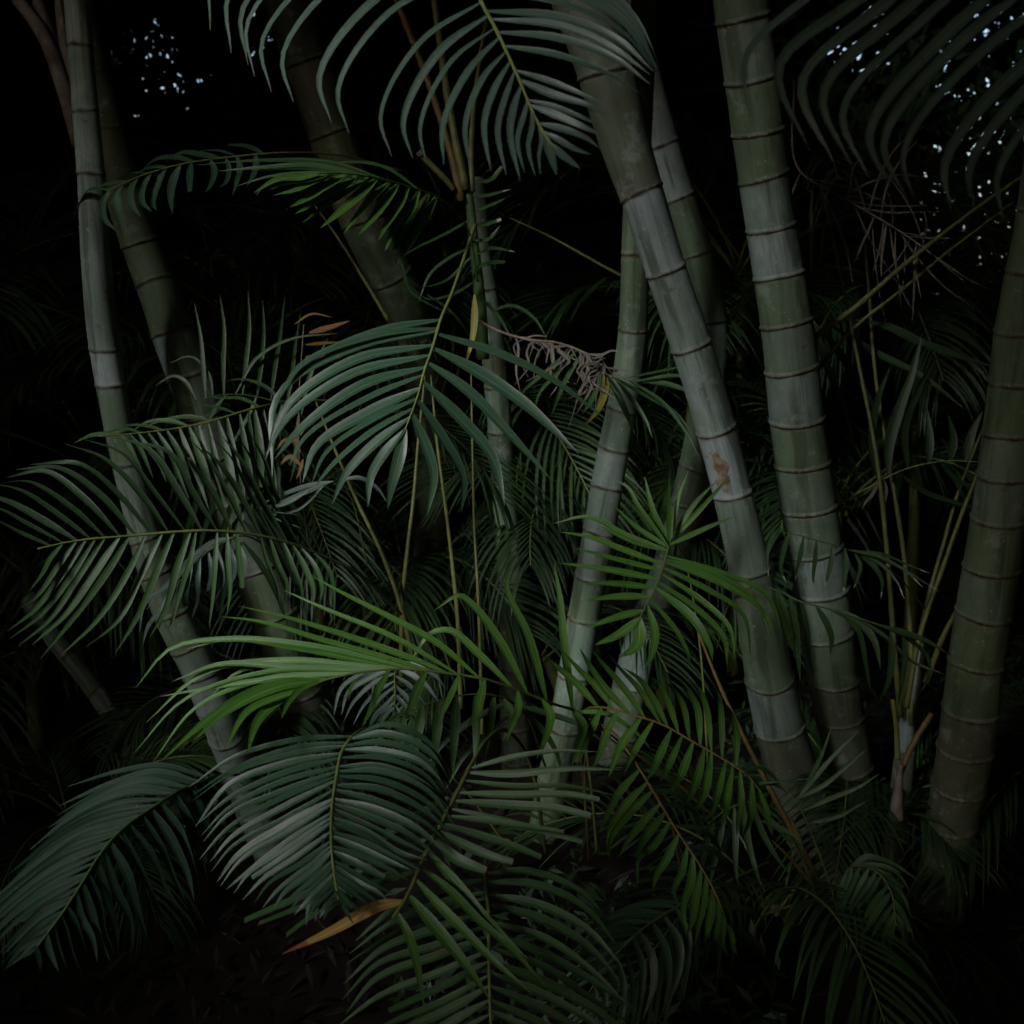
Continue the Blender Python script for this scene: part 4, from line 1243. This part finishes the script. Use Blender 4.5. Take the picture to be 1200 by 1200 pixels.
f = Frond('palm_frond', 'long dark strap leaflets crossing behind the two right trunks',
          [(900, 300, 3.45), (940, 360, 3.3), (965, 385, 3.25), (990, 375, 3.2), (1014, 376, 3.15)], 'dark', .003, seed=27)
f.exact([((1012, 376), (1045, 385), (1081, 402), (1168, 432), 13), ((962, 384), (985, 415), (1009, 452), (1035, 500), 13), ((955, 378), (970, 430), (990, 480), (1005, 540), 11), ((975, 382), (1030, 415), (1080, 440), (1130, 480), 9)], 11, (0, .4, .9), (-.05, 0), jit=.3)
f.done()

# dead fronds
f = Frond('dead_frond', 'withered brown frond hung up against the crossing trunk in the centre',
          [(560, 375, 2.98), (585, 388, 2.9), (620, 398, 2.82), (655, 402, 2.76), (692, 418, 2.72), (718, 444, 2.7)], 'dry', .004, .002, cat='dead frond', group='dead fronds', ribmat='drystem', seed=28)
rr = random.Random(3)
its = []
for k in range(38):
    x = 592 + 122 * rr.random() ** .75
    y = 386 + (x - 592) * .33 + rr.uniform(-3, 5)
    a = rr.uniform(-.5, 1.9)
    if rr.random() < .3: a = rr.uniform(1.6, 3.0)
    L = rr.uniform(16, 60)
    pts_ = [(x, y)]
    for q in range(3):
        a += rr.uniform(-.35, .42)
        pts_.append((pts_[-1][0] + math.cos(a) * L / 3, pts_[-1][1] + math.sin(a) * L / 3 + 3 * q))
    its.append((*pts_, rr.uniform(1.2, 5)))
f.exact(its, 4, (0, .3, .9), (-.06, 0), jit=3)
f.exact([((672, 410), (640, 435), (615, 455), (603, 471), 6), ((676, 411), (650, 440), (632, 460), (624, 484), 6), ((682, 412), (662, 448), (652, 468), (646, 489), 6), ((700, 416), (700, 445), (693, 468), (682, 485), 10)],
        6, (0, .4, .9), (-.06, -.02), 'mid', name='green_leaflet', label='half green leaflet', jit=.4)
f.exact([((708, 420), (709, 450), (702, 478), (687, 498), 11)], 11, (0, .4, .9), (-.06, -.02), 'yellow', name='yellow_leaflet', label='yellowing leaflet', jit=.3)
f.done()

f = Frond('palm_frond', 'narrow green leaflets spraying right across the crossing trunk behind the withered frond',
          [(640, 400, 3.05), (680, 425, 2.92), (715, 440, 2.86), (745, 447, 2.82)], 'mid', .003, seed=37)
f.exact([((715, 440), (760, 465), (790, 485), (815, 512), 7), ((740, 446), (780, 450), (810, 462), (840, 480), 7), ((735, 445), (775, 470), (800, 500), (822, 540), 6), ((720, 441), (745, 475), (757, 495), (765, 516), 6),
         ((712, 439), (728, 470), (738, 490), (742, 510), 9), ((745, 447), (790, 440), (830, 445), (862, 455), 6), ((730, 444), (770, 435), (810, 428), (850, 432), 5)], 7, (0, .5, .85), (-.03, 0))
f.done()

f = Frond('dead_frond', 'tangle of thin brown dead leaflets at the upper right beside the thick green trunk',
          [(930, 95, 3.3), (937, 200, 3.2), (975, 225, 3.15), (1020, 250, 3.1), (1075, 285, 3.05), (1130, 330, 3.0)], 'dry', .0035, .0012, cat='dead frond', group='dead fronds', ribmat='drystem', seed=29)
rr = random.Random(9)
its = []
for k in range(34):
    u = (k / 33) ** .8
    x, y = 937 + 150 * u, 202 + 90 * u
    a = rr.choice((rr.uniform(1.5, 2.4), rr.uniform(-.5, .3), rr.uniform(-2.4, -1.2), rr.uniform(.3, 1.4)))
    L = rr.uniform(50, 135)
    cv_ = rr.uniform(-.28, .28) + (.12 if abs(a) < 1 else 0)
    pts_ = [(x, y)]
    for q in range(3):
        pts_.append((pts_[-1][0] + math.cos(a) * L / 3, pts_[-1][1] + math.sin(a) * L / 3))
        a += cv_
    its.append((*pts_, rr.uniform(1.6, 4.2)))
f.exact(its, 3, (0, .4, .9), (-.05, 0), jit=.6)
f.done()

strips('dead_frond', 'small orange and yellow dying leaflets at left of the broad centre frond', 'dead frond',
       [((352, 530), (345, 512), (352, 500)), ((350, 520), (335, 515), (322, 530), 6), ((352, 545), (340, 535), (325, 548), 6), ((355, 538), (352, 550), (347, 562), 5), ((352, 510), (360, 495), (375, 480), 5),
        ((362, 390), (385, 384), (410, 376), 8), ((358, 404), (380, 402), (405, 401), 7), ((358, 418), (375, 418), (392, 417), 6), ((345, 380), (365, 368), (390, 372), 4)], 'orange', 6, 2.75, 'dead fronds',
       stem=[(362, 640, 2.9), (352, 560, 2.8), (350, 480, 2.76), (356, 380, 2.75)], sr=.0018, stemmat='drystem', partname='leaflet')


f = Frond('palm_frond', 'thin frond of narrow upright leaflets left of the orange dying leaflets',
          [(410, 560, 3.2), (370, 500, 3.0), (320, 470, 2.9), (270, 462, 2.85), (225, 470, 2.82)], 'mid', .0025, .0012, seed=40, ribmat='darkrib')
f.exact([((240, 466), (238, 430), (236, 395), (228, 355)), ((262, 463), (262, 425), (262, 385), (258, 345)), ((285, 463), (288, 425), (292, 385), (290, 338)), ((300, 466), (305, 430), (310, 390), (306, 350)),
         ((318, 470), (322, 430), (330, 390), (334, 345)), ((335, 477), (342, 440), (348, 405), (352, 362)), ((352, 488), (360, 450), (370, 420), (384, 395)), ((275, 463), (300, 420), (340, 398), (395, 392)),
         ((250, 464), (245, 440), (225, 420), (195, 425)), ((230, 469), (215, 445), (200, 440), (180, 452))], 5.5, (.2, .3, .9), (.02, 0))
f.exact([((300, 466), (290, 490), (275, 515), (262, 540)), ((330, 474), (325, 500), (318, 525), (305, 550)), ((350, 487), (348, 515), (345, 540), (338, 566)), ((265, 463), (252, 480), (240, 498), (222, 515))], 6, (.1, .4, .9))
f.done()


# ------------------------------------------------------------------ slim stalks
def stalk_clump(label, stalks, mat='stalk', r=.0065, base=None):
    b = [q for q in stalks[0] if not isinstance(q, float)][-1]
    root = empty('stalk_clump', P(*b), label, 'palm stalks', 'slim palm stalks')
    for s in stalks:
        mb = MB()
        rr_ = r
        if isinstance(s[-1], float): rr_ = s[-1]; s = s[:-1]
        c = catmull([P(*p) for p in s], 30)
        k = random.Random(int(s[0][0]))
        tube(mb, c, [rr_ * (.35 + .7 * (i / 30) ** .6) * (1.12 if i % 6 == 0 else 1) for i in range(31)], 9)
        mb.build('stalk', M[mat], root)
    return root


stalk_clump('five slim yellow-green stalks rising under the broad centre frond',
            [[(370, 470, 2.97), (390, 520, 2.95), (415, 580, 2.95), (448, 650, 2.95), (468, 705, 2.97), (490, 800, 3.05)], [(405, 560, 3.0), (430, 610, 3.0), (455, 665, 3.0), (478, 740, 3.05)],
             [(498, 440, 2.98), (490, 520, 2.98), (484, 590, 2.98), (478, 640, 2.98), (472, 700, 3.0), (470, 800, 3.05)], [(505, 440, 3.0), (513, 525, 3.0), (523, 600, 3.0), (530, 660, 3.0), (536, 720, 3.02), (540, 830, 3.1)],
             [(552, 430, 3.05), (554, 540, 3.05), (556, 620, 3.05), (560, 690, 3.05), (562, 740, 3.1), (565, 860, 3.15), .005]])
stalk_clump('fan of yellow-green stalks rising between the thick green trunk and the right border trunk',
            [[(1185, 440, 3.02), (1150, 545, 3.0), (1128, 600, 3.0), (1105, 665, 3.0), (1078, 745, 3.0), (1062, 830, 3.02)], [(965, 230, 3.3), (985, 320, 3.2), (1003, 410, 3.12), (1028, 540, 3.05), (1037, 620, 3.05), (1043, 690, 3.05), (1048, 760, 3.05), (1055, 840, 3.08)],
             [(1010, 250, 3.35), (1018, 340, 3.25), (1026, 440, 3.16), (1045, 560, 3.1), (1058, 640, 3.1), (1064, 700, 3.1), (1068, 770, 3.1), (1068, 850, 3.1)], [(1165, 470, 3.15), (1122, 580, 3.1), (1105, 640, 3.1), (1088, 700, 3.1), (1074, 770, 3.1), (1068, 850, 3.12)],
             [(1195, 590, 2.97), (1150, 665, 2.95), (1128, 705, 2.95), (1108, 740, 2.97), (1085, 800, 3.0)]], r=.0075)
stalk_clump('two long yellow-green stalks slanting up to the right border behind the dead tangle',
            [[(1230, 185, 2.95), (1150, 240, 2.97), (1060, 310, 3.0), (1000, 362, 3.02), (955, 395, 3.04), (900, 460, 3.1), .0085], [(1190, 235, 3.1), (1120, 288, 3.1), (1050, 345, 3.12), (1000, 385, 3.15), (930, 470, 3.2), .006]])
stalk_clump('orange-brown stalk leaning across the foot of the lichen marked trunk',
            [[(818, 740, 2.78), (842, 800, 2.76), (870, 860, 2.74), (900, 920, 2.74), (935, 985, 2.76), (975, 1065, 2.8), .0075], [(925, 955, 2.74), (940, 990, 2.74), (958, 1030, 2.76), (978, 1068, 2.8), .0065],
             [(905, 985, 2.72), (930, 1010, 2.74), (955, 1038, 2.76), (975, 1068, 2.8), .006]], mat='cane')
stalk_clump('thin pale stalk running down between the two left trunks',
            [[(228, 235, 3.3), (245, 300, 3.3), (258, 360, 3.3), (268, 420, 3.3), (285, 500, 3.3), .0045]])
stalk_clump('two thin stalks slanting across the dark at the upper centre',
            [[(585, 250, 3.2), (640, 275, 3.2), (700, 308, 3.2), (740, 330, 3.22), (800, 370, 3.3), .005], [(365, 235, 3.1), (400, 285, 3.1), (425, 325, 3.1), (455, 375, 3.12), .0055]])
stalk_clump('long thin stalk slanting through the dark at the left border',
            [[(-20, 330, 3.6), (60, 362, 3.6), (110, 380, 3.6), (170, 402, 3.6), .005]])
stalk_clump('three straight orange-brown stalks below the bright middle frond',
            [[(735, 880, 2.3), (760, 915, 2.4), (785, 960, 2.5), (800, 1040, 2.7), .0035], [(690, 842, 2.45), (730, 872, 2.5), (790, 915, 2.6), (840, 960, 2.75), .004], [(700, 850, 2.5), (745, 895, 2.55), (770, 930, 2.6), (800, 1000, 2.8), .0035]], mat='cane')


# small palm in the upper centre with cut stalk and stubby torn leaflets
sp = empty('young_palm', P(560, 345, 3.1), 'young palm crown in the upper centre with orange stalks and a cut stub', 'palm', 'young palms')
thin(sp, 'stem', [(566, 420, 3.16), (562, 345, 3.1), (556, 290, 3.06), (551, 240, 3.02), (546, 205, 3.0)], .019, .011, 'darkrib')
thin(sp, 'petiole', [(541, 235, 3.0), (527, 175, 2.98), (505, 105, 2.97), (468, 10, 2.97), (440, -60, 2.97)], .011, .008, 'cane', label='orange-brown stalk')
thin(sp, 'petiole', [(546, 222, 2.99), (536, 175, 2.97), (524, 110, 2.96), (511, 15, 2.96), (500, -60, 2.96)], .012, .009, 'stalk')
thin(sp, 'petiole', [(553, 225, 3.0), (552, 180, 3.0), (556, 120, 3.02), (570, 20, 3.05)], .009, .006, 'stalk')
thin(sp, 'cut_stub', [(532, 222, 2.98), (520, 208, 2.96), (507, 195, 2.95), (493, 181, 2.94)], .008, .0085, 'stalk', label='cut stalk with a pale end')
mb = MB()
c_ = catmull([P(494, 182, 2.935), P(490, 178, 2.93)], 4)
tube(mb, c_, [.0088] * 5, 9)
mb.build('cut_end', M['sheath'], sp)
rr = random.Random(12)
for k in range(7):
    y = 205 + k * 17
    sgn = 1
    mb = MB()
    a = P(556 + rr.uniform(-4, 4), y + 8, 2.98)
    b = P(556 + sgn * rr.uniform(14, 22), y + rr.uniform(0, 8), 2.95)
    c = P(556 + sgn * rr.uniform(30, 48), y + rr.uniform(-10, 6), 2.94)
    leaflet_mb(mb, [a, b, c], 8 * 2.95 / FPX, CV((0, .6, .8)), 8, .13, k % 3 == 0)
    mb.build('torn_leaflet', M['whitetip' if k % 2 else 'mid'], sp)
for it in ([(555, 255), (520, 275), (485, 292), (462, 308)], [(553, 300), (520, 330), (490, 335), (470, 315)], [(556, 330), (530, 345), (500, 350), (475, 330)], [(556, 345), (575, 360), (590, 380), (600, 400)], [(552, 290), (530, 300), (505, 320), (490, 355)],
           [(470, 308), (480, 340), (510, 360), (540, 372)], [(500, 345), (520, 358), (540, 378), (552, 398)], [(575, 365), (600, 358), (625, 372), (640, 395)]):
    mb = MB()
    leaflet_mb(mb, [P(x, y, 2.97) for x, y in it], 6 * 2.95 / FPX, CV((.1, .6, .8)), 14, .13, False, rr.gauss(0, .5))
    mb.build('leaflet', M['mid'], sp)

# brown curled leaf under the top of the young palm
strips('dead_leaf', 'single folded yellow-brown leaf hanging at the rib of the broad centre frond', 'dead leaf', [((556, 345), (556, 375), (553, 400), (545, 428), 9)], 'yellow', 9, 2.5, partname='blade')


# ------------------------------------------------------------------ palms standing in the shade behind
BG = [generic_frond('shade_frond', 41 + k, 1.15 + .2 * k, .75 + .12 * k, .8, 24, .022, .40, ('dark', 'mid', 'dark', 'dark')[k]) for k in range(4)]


NEAR = [generic_frond('shade_frond', 71 + k, .95 + .12 * k, .8 + .1 * k, .85, 34, .0145, .34, ('mid', 'dark', 'mid')[k]) for k in range(3)]


def shade_palm(x, y, h, seed, label, nf=8, sc=1.0, lean=(0, 0), pool=None):
    r = random.Random(seed)
    t = empty('shade_palm', (x, y, 0), label, 'palm', 'dark palms behind the trunks')
    mb = MB()
    c = catmull([Vector((x, y, -.05)), Vector((x + lean[0] * .4, y + lean[1] * .4, h * .5)), Vector((x + lean[0], y + lean[1], h))], 14)
    tube(mb, c, [.028 - .0008 * i + (.003 if i % 3 == 0 else 0) for i in range(15)], 10)
    mb.build('stem', M['stalk'], t)
    a0 = r.uniform(0, 6.28)
    for k in range(nf):
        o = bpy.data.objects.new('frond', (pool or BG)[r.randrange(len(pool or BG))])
        COL.objects.link(o)
        o.parent = t
        o.location = (lean[0], lean[1], h - .02)
        o.rotation_euler = (r.uniform(-.25, .25), r.uniform(-.55, .1), a0 + k * 6.283 / nf + r.uniform(-.25, .25))
        s = sc * r.uniform(.8, 1.1)
        o.scale = (s, s, s)
    return t


SHL = [(-2.3, 4.6, 1.3, 'dark palm in the shade at the left border behind the slim trunk'),
       (-1.6, 5.1, .8, 'low dark palm behind the foot of the two left trunks'),
       (-1.05, 4.5, 1.5, 'dark palm filling the shade between the bent left trunk and the young palm crown'),
       (-.35, 4.9, 1.1, 'dark palm behind the broad centre frond and its slim stalks'),
       (-.2, 5.6, 2.0, 'tall dark palm far behind the young palm crown'),
       (.45, 5.2, .7, 'low dark palm in the gap left of the crossing trunk'),
       (1.0, 4.7, 1.75, 'dark palm between the curved grey trunk and the thick green trunk'),
       (1.5, 5.5, 1.1, 'dark palm behind the fan of yellow-green stalks'),
       (2.2, 5.0, .75, 'low dark palm in the shade beside the right border trunk'),
       (-2.0, 3.9, .35, 'small dark palm on the ground at the lower left'),
       (-.95, 3.75, .3, 'small dark palm on the ground behind the bottom left frond'),
       (1.75, 3.2, .12, 'small dark palm on the ground at the lower right'),
       (.8, 2.75, .1, 'small dark palm on the ground at the bottom right of the hanging fronds'),
       (1.9, 6.3, 1.5, 'dark palm far back between the two right trunks'),
       (2.9, 5.6, 1.6, 'dark palm far back beyond the right border trunk'),
       (-2.6, 5.9, 1.9, 'tall dark palm far back at the upper left'),
       (-1.55, 4.2, 1.0, 'dark palm just behind the two left trunks'),
       (.25, 3.75, .45, 'small dark palm behind the foot of the crossing trunk')]
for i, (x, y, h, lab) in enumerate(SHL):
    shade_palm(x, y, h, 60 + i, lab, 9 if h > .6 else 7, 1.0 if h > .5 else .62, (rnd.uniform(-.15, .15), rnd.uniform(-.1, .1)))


NHL = [(-1.75, 3.35, .75, 'bushy palm in half shade at the left border below the level midrib frond'),
       (-1.25, 3.75, 1.25, 'bushy palm in half shade rising between the two left trunks'),
       (-.72, 3.55, 1.0, 'bushy palm in half shade right of the bent left trunk'),
       (-.62, 4.0, 1.6, 'tall bushy palm in half shade behind the orange dying leaflets'),
       (-.30, 3.6, .6, 'bushy palm in half shade behind the slim yellow-green stalks'),
       (.0, 3.9, 1.15, 'bushy palm in half shade behind the dim slender trunk'),
       (.32, 3.7, .75, 'bushy palm in half shade around the foot of the crossing trunk'),
       (.62, 3.9, 1.45, 'bushy palm in half shade between the crossing trunk and the thick green trunk'),
       (1.25, 3.6, .9, 'bushy palm in half shade behind the stalks at right'),
       (1.65, 3.9, 1.5, 'bushy palm in half shade above the stalks at right'),
       (-1.2, 2.9, .12, 'low bushy palm on the ground behind the bottom left frond'),
       (1.0, 3.0, .10, 'low bushy palm on the ground around the feet of the right trunks')]
for i, (x, y, h, lab) in enumerate(NHL):
    shade_palm(x, y + (.42 if h > .3 else .1), h, 90 + i, lab, 9 if h > .3 else 8, .92 if h > .3 else .7, (rnd.uniform(-.1, .1), rnd.uniform(-.1, .1)), NEAR)


# ------------------------------------------------------------------ leaf litter and low ground plants
n = 16000
c = np.stack([nrs.uniform(-4, 4, n), nrs.uniform(1.2, 7, n), nrs.uniform(.0, .05, n)], 1)
o = leaf_cloud('leaf_litter', c, np.tile(np.array([0, 0, 1.0]), (n, 1)), np.full(n, .065), 'litter', None, (0, 3, 0), .22, 17)
tag(o, 'brown dead leaves scattered over the dark soil', 'leaf litter', kind='stuff')
n = 22000
c = np.stack([nrs.uniform(-3, 3, n), nrs.uniform(1.5, 5, n), np.abs(nrs.normal(0, .12, n)) + .02], 1)
keepm = (np.sin(c[:, 0] * 3.1 + 1) * np.cos(c[:, 1] * 2.7) > .15)
c = c[keepm]
o = leaf_cloud('ground_cover', c, np.tile(np.array([0, -.3, 1.0]), (len(c), 1)), np.full(len(c), .05), 'dark', None, (0, 3, 0), .3, 18)
tag(o, 'low dark leaves growing over the soil', 'ground cover', kind='stuff')

# undergrowth at the back, under the trees
n = 26000
c = np.stack([nrs.uniform(-6, 6, n), nrs.uniform(5.4, 8.6, n), nrs.uniform(0, 1, n) ** 1.4 * 1.5], 1)
o = leaf_cloud('undergrowth', c, np.tile(np.array([0, -1, .6]), (n, 1)), np.full(n, .22), 'crown', None, (0, 7, 0), .35, 19)
tag(o, 'black green undergrowth filling the back of the grove', 'undergrowth', kind='stuff')
